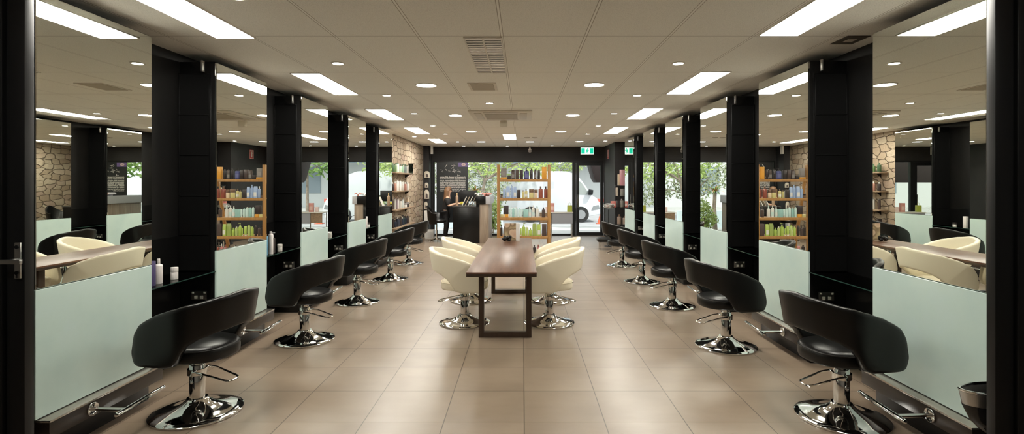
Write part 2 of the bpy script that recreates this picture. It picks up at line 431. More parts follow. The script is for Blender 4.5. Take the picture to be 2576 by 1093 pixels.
downlight(1.505, 3.25, False, 'small lit downlight above the entry at right', 'small downlights')
for q in (-2.2, 2.2): downlight(q, 1.3, True, f'large unseen downlight added as fill light in the entry lobby, {"left" if q < 0 else "right"} one', 'added lobby fill lights')  # unseen lamps added over the lobby to brighten the near door frames and handle

# unlit louvre light
o = empty('louvre_light', (-.32, 4.875, CZ), 0, 'unlit ceiling light with silver louvre blades', 'light')
f = MB(); a, b = .143, .652
for q in ((-a - .012, -a, -b - .012, b + .012), (a, a + .012, -b - .012, b + .012), (-a, a, -b - .012, -b), (-a, a, b, b + .012), (-.008, .008, -b, b)): f.box(*q, -.012, -.0005)
f.build('frame', WHITEM, o)
MB().box(-a, a, -b, b, -.0025, -.0005).build('reflector', mat('grey_reflector', (.62, .60, .58), .35), o)
lm = mat('louvre_metal', (.93, .91, .88), .4, .0)
for k in range(18):
    y = -b + (k + .5) * 2 * b / 18
    MB().prism([(y - .021, -.0095), (y + .012, -.0115), (y + .014, -.009), (y - .019, -.0065)], 0, -a, a).build('louvre_blade', lm, o)
# vent
o = empty('air_vent', (-.48, 6.36, CZ), 0, 'small square beige return air vent in the ceiling', 'vent')
MB().box(-.165, .165, -.24, .24, -.006, -.0005).build('frame', OFFW, o)
MB().box(-.135, .135, -.21, .21, -.009, -.0062).build('grille', mat('vent_grille', (.42, .36, .27), .6), o)
# cassette unit
o = empty('air_conditioner', (-.36, 8.95, CZ), 0, 'white four way cassette air conditioner in the ceiling', 'air conditioner')
MB().box(-.51, .51, -.60, .60, -.022, -.0005).build('panel', OFFW, o, bevel=.006)
MB().box(-.27, .27, -.30, .30, -.028, -.0222).build('intake_grille', mat('intake', (.40, .35, .27), .6), o)
dk = mat('louvre_slot', (.55, .50, .42), .5)
for q in ((-.43, -.31, -.40, .40), (.31, .43, -.40, .40), (-.28, .28, -.50, -.36), (-.28, .28, .36, .50)):
    MB().box(*q, -.030, -.0222).build('flap', dk, o, bevel=.003)
# small ceiling items
o = tag(MB().box(-.065, .065, -.05, .05, -.11, -.0005).build('ceiling_speaker', OFFW, None, (xat(1267, 9.75), 9.75, CZ), bevel=.01), 'small white box speaker hanging behind the cassette air conditioner', 'speaker')
for px, s in ((1326, 'left'), (1345, 'right')):
    tag(MB().lathe([(.0005, -.0005), (.075, -.0005), (.07, -.012), (.04, -.02), (.0005, -.022)], n=20).build('smoke_detector', mat('detector', (.42, .38, .31), .5), None, (xat(px, 13.2), 13.2, CZ)), f'flat round grey ceiling detector, {s} one of the pair', 'detector', 'ceiling detectors')
o = empty('dome_camera', (xat(1333, 16.2), 16.2, CZ), 0, 'white dome security camera hanging in front of the bulkhead', 'security camera')
MB().lathe([(.0005, -.0005), (.05, -.0005), (.05, -.03), (.012, -.04), (.012, -.11), (.05, -.12)], n=18).build('mount', WHITEP, o)
MB().sphere((0, 0, -.15), .055).build('dome', mat('smoked_dome', (.35, .33, .33), .1), o)
tag(MB().box(-.03, .03, -.05, .05, -.25, -.001).build('sensor_strip', WHITEP, None, (xat(1086.5, 16.0) , 16.0, CZ)), 'small white sensor strip hanging at the left end of the bulkhead', 'sensor')
o = empty('ceiling_vent', (2.66, 4.30, CZ), 0, 'small dark square ceiling vent beside the first right mirror', 'vent')
MB().box(-.09, .09, -.12, .12, -.006, -.0005).build('frame', mat('dark_vent', (.10, .085, .065), .6), o)
MB().box(-.035, .035, -.04, .04, -.009, -.0062).build('slot', OFFW, o)

# exit sign
GREEN = mat('exit_green', (.0, .33, .20), .4, emit=(.0, .55, .33), es=.55)
EWHITE = mat('exit_white', (.8, .8, .78), .4, emit=(.9, 1, .93), es=.55)
ys = 16.0; x0, x1 = xat(1460.5, ys), xat(1494.5, ys); zb, zt = zat(389.5, ys), zat(371, ys)
o = empty('exit_sign', ((x0 + x1) / 2, ys, zb), 0, 'green and white running man exit sign above the glass door', 'sign')
W, H = (x1 - x0) / 2, zt - zb
MB().box(-W, W, 0, .05, 0, H).build('sign_case', WHITEP, o, bevel=.006)
MB().cyl((-.1, .025, H), (-.1, .025, CZ - zb - .001), .008).cyl((.1, .025, H), (.1, .025, CZ - zb - .001), .008).build('bracket', WHITEP, o)
MB().box(-W + .012, W - .012, -.004, -.0003, .014, H - .012).build('sign_face', EWHITE, o)
MB().box(-W + .022, -.075, -.007, -.0045, .03, H - .028).build('green_panel', GREEN, o)
MB().box(.075, W - .022, -.007, -.0045, .03, H - .028).build('green_panel', GREEN, o)
g = MB(); s = (H - .05); zz = lambda v: .025 + v * s
g.sphere((.012, -.006, zz(.88)), .020, sy=.12)
for a, b, r in (((.0, .74), (-.012, .42), .017), ((-.012, .42), (.028, .22), .012), ((.028, .22), (.012, .02), .011), ((-.012, .42), (-.03, .2), .012), ((-.03, .2), (-.055, .16), .010), ((.0, .72), (.032, .58), .009), ((.032, .58), (.05, .66), .008), ((.0, .72), (-.034, .62), .009), ((-.034, .62), (-.036, .45), .008)):
    g.tube([(a[0], -.006, zz(a[1])), (b[0], -.006, zz(b[1]))], r, 8)
g.v = [(x, -.006 + (y + .006) * .1, z) for x, y, z in g.v]
g.build('running_man', GREEN, o)

# red extinguisher sign on the column side
xs = 2.54; ya, yb = 15.86, 15.56; zb, zt = zat(400.5, 15.7), zat(377.5, 15.7)
o = empty('fire_sign', (xs, (ya + yb) / 2, zb), 0, 'narrow red fire equipment sign with white symbols on the charcoal column', 'sign')
H = zt - zb
MB().box(-.006, -.0005, -.12, .12, 0, H).build('plate', mat('sign_red', (.50, .03, .03), .4), o)
g = MB()
for q in ((-.108, -.098, .012, H - .012), (.098, .108, .012, H - .012)): g.box(-.008, -.0065, *q)
for q in ((.012, .022), (H - .022, H - .012)): g.box(-.008, -.0065, -.098, .098, *q)
g.box(-.008, -.0065, -.035, .035, .05, .17).box(-.008, -.0065, -.015, .015, .17, .20).box(-.008, -.0065, -.05, .015, .195, .21)
for k, ww in enumerate((.06, .045, .06)): g.box(-.008, -.0065, -ww, ww, H - .05 - k * .028, H - .036 - k * .028)
g.build('symbol', WHITEP, o)

# ------------------------------------------------------------------ chairs
def interp(tab, s):
    for (a, va), (b, vb) in zip(tab, tab[1:]):
        if s <= b:
            t = (s - a) / (b - a); t = t * t * (3 - 2 * t) * .5 + t * .5
            return va + (vb - va) * t
    return tab[-1][1]
def shell_mb():
    "wrap-round back band, front ends at +x, back at -x"
    A, Bx, By = .25, .262, .265
    x_c = -.07
    path = []
    n1, n2 = 12, 22
    ss = [0, .004, .012, .025, .045, .07, .10, .135, .17, .21, .26, .32]
    for s in ss: path.append((A - s, By - .012 * max(0, 1 - s / .12), s))
    L = A - x_c; prev = (x_c, By); s = L
    for k in range(1, n2 + 1):
        t = PI / 2 * k / n2; p = (x_c - Bx * math.sin(t), By * math.cos(t)); s += math.hypot(p[0] - prev[0], p[1] - prev[1]); path.append((*p, s)); prev = p
    half = path; full = half + [(x, -y, s) for x, y, s in reversed(half[:-1])]
    top = [(0, .515), (.012, .58), (.03, .625), (.07, .675), (.13, .712), (.22, .752), (.32, .785), (.45, .825), (.60, .862), (.72, .882), (.80, .888), (1, .888)]
    bot = [(0, .455), (.008, .425), (.03, .40), (.06, .393), (.28, .393), (.315, .405), (.345, .44), (.38, .50), (.42, .55), (.50, .595), (.60, .625), (.70, .64), (.80, .645), (1, .645)]
    m = MB(); rings = []
    N = len(full)
    for i, (x, y, s) in enumerate(full):
        a = full[max(i - 1, 0)]; b = full[min(i + 1, N - 1)]
        tx, ty = b[0] - a[0], b[1] - a[1]; l = math.hypot(tx, ty) or 1
        nx, ny = -ty / l, tx / l
        if nx * (x + .05) + ny * y < 0: nx, ny = -nx, -ny
        zt, zb = interp(top, s), interp(bot, s)
        th = .022 + .007 * min(1, s / .05); th = th if s > .012 else .010 + th * .5
        lean = .16 * min(1, s / .6)
        h = zt - zb; ring = []
        K = 6; r = min(th, h / 2)
        def pt(off, z):
            o_ = off + lean * (z - .55)
            return (x + nx * o_, y + ny * o_, z)
        for k in range(K + 1):
            t = PI * k / K; ring.append(pt(th * math.copysign(abs(math.cos(t)) ** .6, math.cos(t)), zt - r + r * abs(math.sin(t)) ** .6))
        for f_ in (.75, .5, .25): ring.append(pt(-th, zb + r + (h - 2 * r) * f_))
        for k in range(K + 1):
            t = PI + PI * k / K; ring.append(pt(th * math.copysign(abs(math.cos(t)) ** .6, math.cos(t)), zb + r - r * abs(math.sin(t)) ** .6))
        for f_ in (.25, .5, .75): ring.append(pt(th, zb + r + (h - 2 * r) * f_))
        rings.append(ring)
    return m.rings(rings)
def seat_mb():
    def loop(sc_, z):
        p = []
        for k in range(40):
            t = 2 * PI * k / 40; c, s_ = math.cos(t), math.sin(t); e = .8
            p.append((.0 + .27 * sc_ * math.copysign(abs(c) ** e, c), .228 * sc_ * math.copysign(abs(s_) ** e, s_), z))
        return p
    return MB().rings([loop(.90, .405), loop(.965, .409), loop(.995, .425), loop(1, .46), loop(.985, .487), loop(.95, .502), loop(.85, .512), loop(.5, .518), loop(.1, .519)])
def piping_mb():
    p = []
    for k in range(40):
        t = 2 * PI * k / 40; c, s_ = math.cos(t), math.sin(t); e = .8
        p.append((.272 * .985 * math.copysign(abs(c) ** e, c), .23 * .985 * math.copysign(abs(s_) ** e, s_), .488))
    return MB().tube(p, .004, 6, True)
def make_chair(leather):
    o = empty('salon_chair')
    shell_mb().build('backrest', leather, o, smooth=60)
    st = seat_mb().build('seat', leather, o, smooth=60)
    piping_mb().build('piping', leather, st)
    MB().box(-.11, .11, -.10, .10, .386, .404).build('seat_plate', BLACKMET, o, bevel=.004)
    MB().lathe([(.0005, .0), (.288, .0), (.293, .003), (.293, .012), (.285, .018), (.24, .024), (.19, .034), (.14, .050), (.10, .070), (.075, .092), (.066, .105), (.0005, .105)], n=64).build('base', CHROME, o, smooth=50)
    MB().lathe([(.0005, .1055), (.050, .1055), (.050, .335), (.047, .340), (.0005, .340)], n=32).build('column', CHROME, o)
    MB().lathe([(.0005, .3405), (.036, .3405), (.036, .3855), (.0005, .3855)], n=24).build('piston', CHROME, o)
    MB().lathe([(.0505, .27), (.062, .27), (.062, .31), (.0505, .31)], n=28).build('collar', CHROME, o)
    pts = [(-.03, .072, .305), (-.10, .072, .30), (-.27, .055, .262), (-.297, .045, .256), (-.307, .02, .254), (-.307, -.02, .254), (-.297, -.045, .256), (-.27, -.055, .262), (-.10, -.072, .30), (-.03, -.072, .305)]
    MB().tube(pts, .0065, 8).cyl((-.03, .072, .305), (-.03, .0505, .300), .008).cyl((-.03, -.072, .305), (-.03, -.0505, .300), .008).build('pump_lever', CHROME, o)
    return o
bchair = make_chair(BLEATHER); cchair = make_chair(CLEATHER)
first = {id(bchair): True, id(cchair): True}
def place(proto, x, y, rz, label, group, sz=1.):
    c = proto if first.pop(id(proto), None) else copy_tree(proto)
    c.location = (x, y, 0); c.rotation_euler.z = rz; c.scale = (1, 1, 1)
    tag(c, label, 'chair', group)
rest = 'black salon chair on chrome disc, '
for i, (x, y, a) in enumerate([(-2.29, 3.72, 168), (-2.245, 5.445, 168), (-2.245, 7.18, 168), (-2.235, 8.94, 168), (-2.31, 10.72, 168)]):
    place(bchair, x, y, R(a), rest + f'{ORD[i]} from the front in the left row', 'black chairs along the left mirrors')
for i, (x, y, a) in enumerate([(2.19, 3.63, 12), (2.01, 5.23, 12), (1.965, 6.95, 12), (1.955, 8.68, 12), (1.95, 10.42, 12)]):
    place(bchair, x, y, R(a), rest + f'{ORD[i]} from the front in the right row', 'black chairs along the right mirrors')
for x, y, a, l in ((-.67, 6.12, 0, 'front chair on the left side'), (.305, 6.12, 180, 'front chair on the right side'), (-.71, 7.30, 0, 'rear chair on the left side'), (.385, 7.28, 180, 'rear chair on the right side')):
    place(cchair, x, y, R(a), f'cream leather salon chair, {l} of the walnut table', 'cream chairs at the table')

# ------------------------------------------------------------------ table
TX0, TX1, TY0, TY1, TZ = -.545, .135, 5.085, 8.387, .755
cx = (TX0 + TX1) / 2
o = empty('long_table', (cx, (TY0 + TY1) / 2, 0), 0, 'long walnut table on dark sled legs between the cream chairs', 'table')
hx, hy = (TX1 - TX0) / 2, (TY1 - TY0) / 2
MB().box(-hx, hx, -hy, hy, TZ - .016, TZ).build('tabletop', TABLETOP, o, bevel=.002)
MB().box(-hx + .001, hx - .001, -hy + .001, hy - .001, TZ - .045, TZ - .0165).build('top_edge', TABLEEDGE, o, bevel=.002)
for yy in (5.56, 7.80):
    y = yy - (TY0 + TY1) / 2; a, b, w = -.461 - cx, .092 - cx, .055
    MB().box(a, a + w, y - .04, y + .04, 0.001, TZ - .046).box(b - w, b, y - .04, y + .04, .001, TZ - .046).box(a + w, b - w, y - .04, y + .04, .001, .052).box(a + w, b - w, y - .04, y + .04, TZ - .072, TZ - .046).build('leg_frame', TABLEEDGE, o, bevel=.002)
# magazine display on the table
ym = 7.95
x0, xm, x1 = xat(1269, ym), xat(1298, ym), xat(1307.5, ym)
o = empty('magazine', ((x0 + xm) / 2, ym, TZ), 0, 'open style magazine standing upright on the walnut table', 'magazine')
def m_cover():
    m = mat('magazine_cover', rough=.35); t = NT(m); tc = t.n('ShaderNodeTexCoord')
    v = t.n('ShaderNodeTexVoronoi', feature='F1'); v.inputs['Scale'].default_value = 9; t.l(tc.outputs['Object'], v.inputs['Vector'])
    t.l(t.ramp(v.outputs['Distance'], [(.1, (.55, .36, .26)), (.45, (.62, .47, .34)), (.55, (.22, .15, .09)), (.8, (.50, .40, .24))]), t.b.inputs['Base Color']); return m
c0 = (x0 + xm) / 2; hz = zat(562.5, ym) - TZ
MB().prism([(x0 - c0, 0), (xm - c0, .01), (xm - c0, .016), (x0 - c0, .006)], 2, .001, hz).build('cover', m_cover(), o)
MB().prism([(xm - c0 + .001, .012), (x1 - c0, -.03), (x1 - c0, -.024), (xm - c0 + .001, .018)], 2, .001, hz).build('page', WHITEP, o)
g = MB(); 
for k in range(9):
    t = k / 9 * 2 * PI; g.sphere((.038 * math.cos(t), .03 * math.sin(t), .035 + .018 * math.sin(3 * t)), .026, 8, 6)
g.sphere((-.05, -.01, .03), .028, 8, 6).sphere((.045, -.005, .06), .022, 8, 6)
tag(g.build('hair_scrunchie', BLEATHER, None, (xat(1276, 7.83), 7.83, TZ + .012)), 'black bunched hair scrunchie in front of the standing magazine', 'hair accessory')

# ------------------------------------------------------------------ products
PM = {}
def pmat(col, rough=.3):
    k = tuple(round(c, 3) for c in col)
    if k not in PM: PM[k] = mat('product_' + '_'.join(str(int(c * 255)) for c in col), col, rough)
    return PM[k]
def rr(w, d, r, z, n=4):
    "rounded rectangle ring"
    p = []
    for cx_, cy_, a0 in ((w - r, d - r, 0), (-w + r, d - r, 90), (-w + r, -d + r, 180), (w - r, -d + r, 270)):
        for k in range(n): t = R(a0 + 90 * k / (n - 1)); p.append((cx_ + r * math.cos(t), cy_ + r * math.sin(t), z))
    return p
def product(kind, w, h, col, cap, x, y, z, rz=0., d=None, lab=None):
    """kind: bottle pump box jar tall pack spray; w full width, h full height"""
    w2 = w / 2; d2 = (d or w) / 2; m = pmat(col); mc = pmat(cap)
    loc = (x, y, z + .001)
    if kind == 'box':
        o = MB().box(-w2, w2, -d2, d2, 0, h).build('product_box', m, None, loc, bevel=min(.004, w2 * .1), rotz=rz)
        if lab: MB().box(-w2 * .7, w2 * .7, -d2 - .002, -d2 - .0005, h * .2, h * .62).build('label', pmat(lab), o)
    elif kind == 'pouch':
        o = MB().rings([rr(w2, d2, d2 * .6, 0), rr(w2, d2, d2 * .6, h * .75), rr(w2 * .9, d2 * .5, d2 * .3, h * .92), rr(w2 * .85, d2 * .2, d2 * .1, h)]).build('product_pouch', m, None, loc, rotz=rz)
        if lab: MB().box(-w2 * .7, w2 * .7, -d2 - .003, -d2 - .0005, h * .12, h * .5).build('label', pmat(lab), o)
    elif kind == 'jar':
        o = MB().lathe([(.0005, 0), (w2, 0), (w2, h * .62), (.0005, h * .62)], n=20).build('product_jar', m, None, loc, bevel=.003, rotz=rz)
        MB().lathe([(.0005, h * .625), (w2 * 1.03, h * .625), (w2 * 1.03, h), (.0005, h)], n=20).build('lid', mc, o, bevel=.002)
    elif kind == 'tube':
        o = MB().rings([rr(w2 * .75, d2 * .75, d2 * .7, h * .14), rr(w2, d2 * .8, d2 * .6, h * .35), rr(w2, d2 * .35, d2 * .3, h * .9), rr(w2, d2 * .08, d2 * .06, h)]).build('product_tube', m, None, loc, rotz=rz)
        MB().lathe([(.0005, 0), (w2 * .7, 0), (w2 * .7, h * .138), (.0005, h * .138)], n=16).build('cap', mc, o)
    else:
        sh = {'bottle': (.70, .80, .36), 'tall': (.84, .90, .5), 'pump': (.66, .74, .22), 'spray': (.72, .80, .3)}[kind]
        o = MB().lathe([(.0005, 0), (w2 * .94, 0), (w2, h * .02), (w2, h * sh[0]), (w2 * .9, h * (sh[0] * .4 + sh[1] * .6)), (w2 * sh[2], h * sh[1]), (.0005, h * sh[1])], n=20, sy=d2 / w2).build('product_bottle', m, None, loc, smooth=50, rotz=rz)
        q = h * sh[1] + .0005
        if kind == 'bottle' or kind == 'tall':
            MB().lathe([(.0005, q), (w2 * sh[2] * 1.1, q), (w2 * sh[2] * 1.05, h), (.0005, h)], n=16).build('cap', mc, o, bevel=.0015)
        else:
            c = MB().lathe([(.0005, q), (w2 * .42, q), (w2 * .42, h * .84), (w2 * .14, h * .85), (w2 * .14, h * .95), (.0005, h * .95)], n=14)
            c.box(-w2 * .22, w2 * (.95 if kind == 'pump' else .6), -w2 * .2, w2 * .2, h * .951, h)
            c.build('pump_head' if kind == 'pump' else 'trigger', mc, o)
        if lab:
            MB().lathe([(w2 * 1.001, h * .14), (w2 * 1.02, h * .14), (w2 * 1.02, h * .46), (w2 * 1.001, h * .46)], n=20, sy=d2 / w2).build('label', pmat(lab), o)
    return o
# ------------------------------------------------------------------ wooden A-frame rack
YR = 10.3
rx0, rx1 = -.503, .542
o = empty('display_rack', ((rx0 + rx1) / 2, YR, 0), 0, 'honey wood leaning display rack full of hair products behind the walnut table', 'rack')
rc = (rx0 + rx1) / 2; hw = (rx1 - rx0) / 2
def ydep(z): return .07 + .56 * (1 - z / 1.99)
for s in (-1, 1):
    MB().box(s * hw, s * (hw - .055), 0, .055, .001, 1.99).build('front_post', RACKWOOD, o, bevel=.003)
    MB().prism([(.058, 1.985), (.10, 1.985), (.66, .001), (.60, .001)], 0, s * hw, s * (hw - .05)).build('rear_leg', RACKWOOD, o, bevel=.003)
RZ = [1.708, 1.337, .957, .593, .20]
for z in RZ:
    MB().box(-hw + .056, hw - .056, 0, .022, z - .052, z).box(-hw + .056, hw - .056, .0225, ydep(z), z - .024, z).build('shelf', RACKWOOD, o, bevel=.002)
DK, DK2, IND, ORG = (.045, .035, .035), (.085, .06, .055), (.075, .085, .26), (.75, .36, .05)
LBL, YEL, BRN, RED = (.36, .47, .70), (.62, .56, .26), (.20, .12, .08), (.30, .085, .06)
TEAL, PALE, LIME, LIME2, CREAM = (.33, .55, .52), (.58, .74, .72), (.42, .56, .12), (.50, .60, .22), (.75, .60, .42)
WH, GREY = (.75, .74, .70), (.25, .23, .22)
PK = (.58, .25, .24)
rack_items = [
 (0, 92, 175, 230, 'box', ORG, None, None, 'low mustard box'), (0, 178, 225, 205, 'box', DK, None, None, 'low black box'),
 (0, 228, 275, 140, 'pouch', DK2, None, GREY, 'dark brown pouch'), (0, 280, 325, 135, 'box', DK2, None, None, 'dark plum box'),
 (0, 333, 378, 140, 'box', DK, None, None, 'black upright box'), (0, 388, 453, 112, 'pump', IND, DK, (.16, .17, .36), 'large indigo pump bottle'),
 (0, 465, 500, 125, 'tall', DK, DK, None, 'slim black bottle'), (0, 515, 547, 130, 'tall', DK2, DK, GREY, 'slim brown bottle'),
 (0, 558, 592, 132, 'tall', DK, GREY, None, 'slim black bottle with grey cap'), (0, 612, 673, 100, 'box', ORG, None, None, 'tall orange box'),
 (1, 92, 120, 440, 'jar', BRN, DK, None, 'small brown jar'), (1, 124, 158, 345, 'bottle', LBL, WH, None, 'light blue bottle with white cap'),
 (1, 162, 213, 345, 'pouch', LBL, None, WH, 'wide light blue pouch with white label'), (1, 217, 253, 325, 'bottle', LBL, LBL, None, 'tall light blue bottle'),
 (1, 256, 297, 350, 'pouch', LBL, None, WH, 'light blue pouch with white label'), (1, 300, 346, 388, 'box', DK, None, None, 'black square box'),
 (1, 362, 392, 392, 'bottle', YEL, BRN, None, 'yellow bottle with brown cap'), (1, 396, 433, 378, 'bottle', YEL, BRN, WH, 'yellow bottle with brown cap and label'),
 (1, 452, 512, 380, 'jar', YEL, BRN, None, 'wide yellow jar with brown lid'), (1, 517, 562, 385, 'jar', CREAM, BRN, None, 'cream jar with brown lid'),
 (1, 570, 626, 345, 'bottle', RED, BRN, None, 'large dark red bottle'), (1, 640, 684, 345, 'bottle', RED, DK, None, 'narrow dark red bottle'),
 (2, 92, 140, 690, 'box', YEL, None, None, 'low yellow box'), (2, 143, 194, 690, 'box', ORG, None, None, 'low mustard box'),
 (2, 203, 233, 600, 'tall', PALE, PALE, None, 'pale aqua bottle'), (2, 237, 270, 605, 'tall', TEAL, PALE, None, 'teal bottle with pale cap'),
 (2, 274, 309, 600, 'tall', PALE, WH, None, 'pale aqua bottle with white cap'), (2, 314, 347, 615, 'tall', PALE, TEAL, None, 'pale aqua bottle with teal cap'),
 (2, 351, 375, 625, 'tube', PALE, WH, None, 'pale aqua tube'), (2, 379, 440, 625, 'box', TEAL, None, None, 'wide teal box'),
 (2, 444, 478, 590, 'bottle', PALE, WH, WH, 'clear pale bottle with white cap'), (2, 486, 523, 580, 'bottle', WH, WH, PALE, 'clear white bottle'),
 (2, 533, 575, 590, 'bottle', WH, PALE, None, 'clear white bottle with aqua cap'), (2, 612, 656, 605, 'bottle', DK2, DK, None, 'stout dark brown bottle'),
 (3, 92, 120, 830, 'bottle', DK, DK, None, 'black bottle'), (3, 128, 158, 840, 'bottle', DK2, DK, None, 'brown black bottle'), (3, 168, 200, 835, 'tall', DK, DK2, None, 'slim black bottle'),
 (3, 212, 246, 850, 'tall', LIME, LIME2, None, 'lime bottle'), (3, 252, 288, 830, 'tall', LIME2, LIME, None, 'pale lime bottle'),(3, 296, 332, 845, 'tube', LIME, WH, None, 'lime tube'),
 (3, 342, 358, 870, 'tube', LIME, WH, None, 'slim lime tube'), (3, 362, 407, 808, 'pump', LIME, LIME2, None, 'tall lime pump bottle'), (3, 411, 445, 852, 'tall', LIME2, WH, None, 'pale lime bottle with white cap'),
 (3, 449, 490, 866, 'bottle', LIME, LIME, None, 'short lime bottle'), (3, 494, 550, 812, 'pouch', (.30, .38, .10), None, None, 'wide olive green pouch'), (3, 554, 600, 818, 'pouch', LIME, None, WH, 'lime pouch with white label'),
 (3, 613, 672, 815, 'box', DK2, None, None, 'tall dark brown box'),
 (4, 100, 140, 1080, 'tall', DK, DK, None, 'black bottle'), (4, 160, 200, 1075, 'tall', PK, WH, None, 'pink bottle with white cap'), (4, 220, 260, 1080, 'tall', WH, PK, None, 'white bottle with pink cap'), (4, 290, 330, 1070, 'tall', PK, DK, None, 'pink bottle'),
 (4, 350, 390, 1075, 'tall', DK2, DK, None, 'dark brown bottle'), (4, 420, 460, 1075, 'tall', WH, DK, None, 'white bottle'),
 (4, 500, 538, 1075, 'bottle', DK, DK, None, 'black bottle'), (4, 548, 588, 1072, 'bottle', PK, RED, None, 'pink bottle with red cap'), (4, 598, 632, 1062, 'bottle', PK, WH, None, 'pink bottle with white cap'), (4, 642, 676, 1078, 'bottle', RED, DK, None, 'dark red bottle')]
BASE = [253, 492, 730, 968, 1215]
SHN = ['top', 'second', 'third', 'fourth', 'bottom']
KINDN = {'box': 'box', 'pouch': 'pouch', 'jar': 'jar', 'tube': 'tube'}
per = {}
for it in rack_items: per.setdefault(it[0], []).append(it)
for sh, items in per.items():
    for i, (s_, a, b, top, kind, col, cap, lab, name) in enumerate(items):
        kx = lambda q: ((q / 4.97 + 1240) - VPX) * YR / F_PX
        x0, x1 = kx(a), kx(b); h = (BASE[sh] - top) * .001558
        w = x1 - x0; dd = w
        if kind in ('box', 'pouch'): dd = min(w * .7, ydep(RZ[sh]) - .04)
        room = ydep(RZ[sh])
        dd = min(dd, room - .03)
        y = YR + .026 + dd / 2 + .004
        c = product(kind, w * .97, h, col, cap or col, (x0 + x1) / 2, y, RZ[sh], 0, dd, lab)
        tag(c, f'{name}, {ORD[i]} from left on the {SHN[sh]} rack shelf', KINDN.get(kind, 'bottle'), f'products on the {SHN[sh]} shelf of the wooden rack')
        # second row deeper in the shelf, seen from the side in the mirrors
grey_box = product('box', .11, .17, GREY, GREY, (92 / 4.97 + 1248 - VPX) * YR / F_PX + .005, YR + .062, RZ[0] + .038, 0, .05, (.30, .27, .26))
tag(grey_box, 'dark grey box with a pale label lying on the mustard box of the wooden rack', 'box')
dkb = product('box', .10, .17, DK, DK, (143 / 4.97 + 1240 - VPX) * YR / F_PX + .03, YR + .085, RZ[2] + .061, 0, .08)
tag(dkb, 'black box stacked on the mustard box of the third rack shelf', 'box')

# ------------------------------------------------------------------ shelves on the stone wall
SZ = [1.885, 1.46, 1.035, .62]
for i, z in enumerate(SZ):
    o = empty('wall_shelf', (-3.03, 12.8, z), 0, f'weathered wood shelf on the stone wall, {ORD[i]} from the top', 'shelf', 'shelves on the stone wall')
    MB().box(.001, .21, -1.05, 1.05, -.03, 0).build('board', SHELFWOOD, o, bevel=.003)
    for s in (-.8, .8): MB().prism([(.001, -.031), (.12, -.031), (.001, -.12)], 1, s - .008, s + .008).build('bracket', BLACKMET, o)
GRN, MINT, SIL, NAVY = (.05, .10, .05), (.50, .62, .50), (.58, .56, .52), (.025, .035, .06)
sets = [
 [('bottle', GRN, 'dark green bottle', .21, .085), ('bottle', (.10, .17, .07), 'green bottle', .19, .08), ('tall', MINT, 'mint tube bottle', .22, .06), ('tall', (.66, .70, .60), 'pale bottle', .23, .06), ('bottle', MINT, 'mint bottle', .2, .08), ('bottle', (.30, .48, .34), 'sea green bottle', .2, .08), ('tall', WH, 'white bottle', .21, .06), ('bottle', (.20, .26, .26), 'slate bottle', .22, .08), ('tall', SIL, 'silver bottle', .21, .065), ('tall', DK2, 'brown bottle', .2, .07)],
 [('bottle', DK, 'black bottle', .2, .075), ('bottle', (.42, .22, .17), 'rose brown bottle', .21, .08), ('tall', WH, 'white bottle', .24, .06), ('tall', SIL, 'silver bottle', .25, .06), ('tall', WH, 'white spray bottle', .24, .06), ('bottle', SIL, 'silver round bottle', .2, .08), ('tall', WH, 'white slim bottle', .23, .06), ('bottle', (.42, .20, .16), 'copper bottle', .2, .075), ('tall', (.62, .60, .55), 'pale grey bottle', .21, .065), ('tall', WH, 'white short bottle', .18, .065)],
 [('tall', DK2, 'dark plum bottle', .24, .06), ('tall', SIL, 'silver bottle', .26, .06), ('tall', (.36, .30, .33), 'mauve bottle', .22, .06), ('tall', WH, 'white bottle', .25, .06), ('bottle', SIL, 'silver round bottle', .22, .08), ('tall', (.58, .64, .62), 'pale aqua bottle', .2, .06), ('tall', WH, 'white tall bottle', .24, .06), ('jar', WH, 'white jar', .1, .09), ('jar', DK, 'black jar', .12, .1), ('pouch', (.70, .56, .42), 'cream pouch', .24, .12)],
 [('box', DK, 'black box', .2, .07), ('bottle', NAVY, 'navy bottle', .17, .08), ('bottle', NAVY, 'navy tall bottle', .23, .08), ('bottle', (.06, .075, .10), 'slate blue bottle', .2, .09), ('bottle', DK, 'black bottle', .22, .08), ('bottle', NAVY, 'dark blue bottle', .2, .08), ('bottle', (.03, .06, .055), 'dark teal bottle', .24, .08), ('bottle', NAVY, 'ink blue bottle', .2, .08), ('bottle', DK, 'black round bottle', .19, .08), ('spray', DK, 'black spray bottle', .22, .07)]]
for i, st in enumerate(sets):
    for j, (kind, col, nm, h, w) in enumerate(st):
        cap = {0: (.1, .16, .1), 1: WH, 2: (.3, .28, .28), 3: WH if j in (2, 5) else DK}[i]
        c = product(kind, w, h, col, cap, -2.925 + .012 * ((j * 7) % 3 - 1), 11.92 + j * .175, SZ[i], PI / 2, w if kind != 'pouch' else .07)
        tag(c, f'{nm}, {ORD[j]} from the front on the {SHN[i] if i < 3 else "lowest"} stone wall shelf', KINDN.get(kind, 'bottle'), f'products on the {SHN[i] if i < 3 else "lowest"} stone wall shelf')
v = MB().lathe([(.0005, 0), (.05, 0), (.065, .08), (.05, .18), (.075, .26), (.07, .26), (.045, .18), (.058, .08), (.0005, .01)], n=20)
o = tag(v.build('glass_vase', SHELFGLASS, None, (-2.90, 13.70, SZ[0] + .001)), 'clear glass vase at the far end of the top stone wall shelf', 'vase')

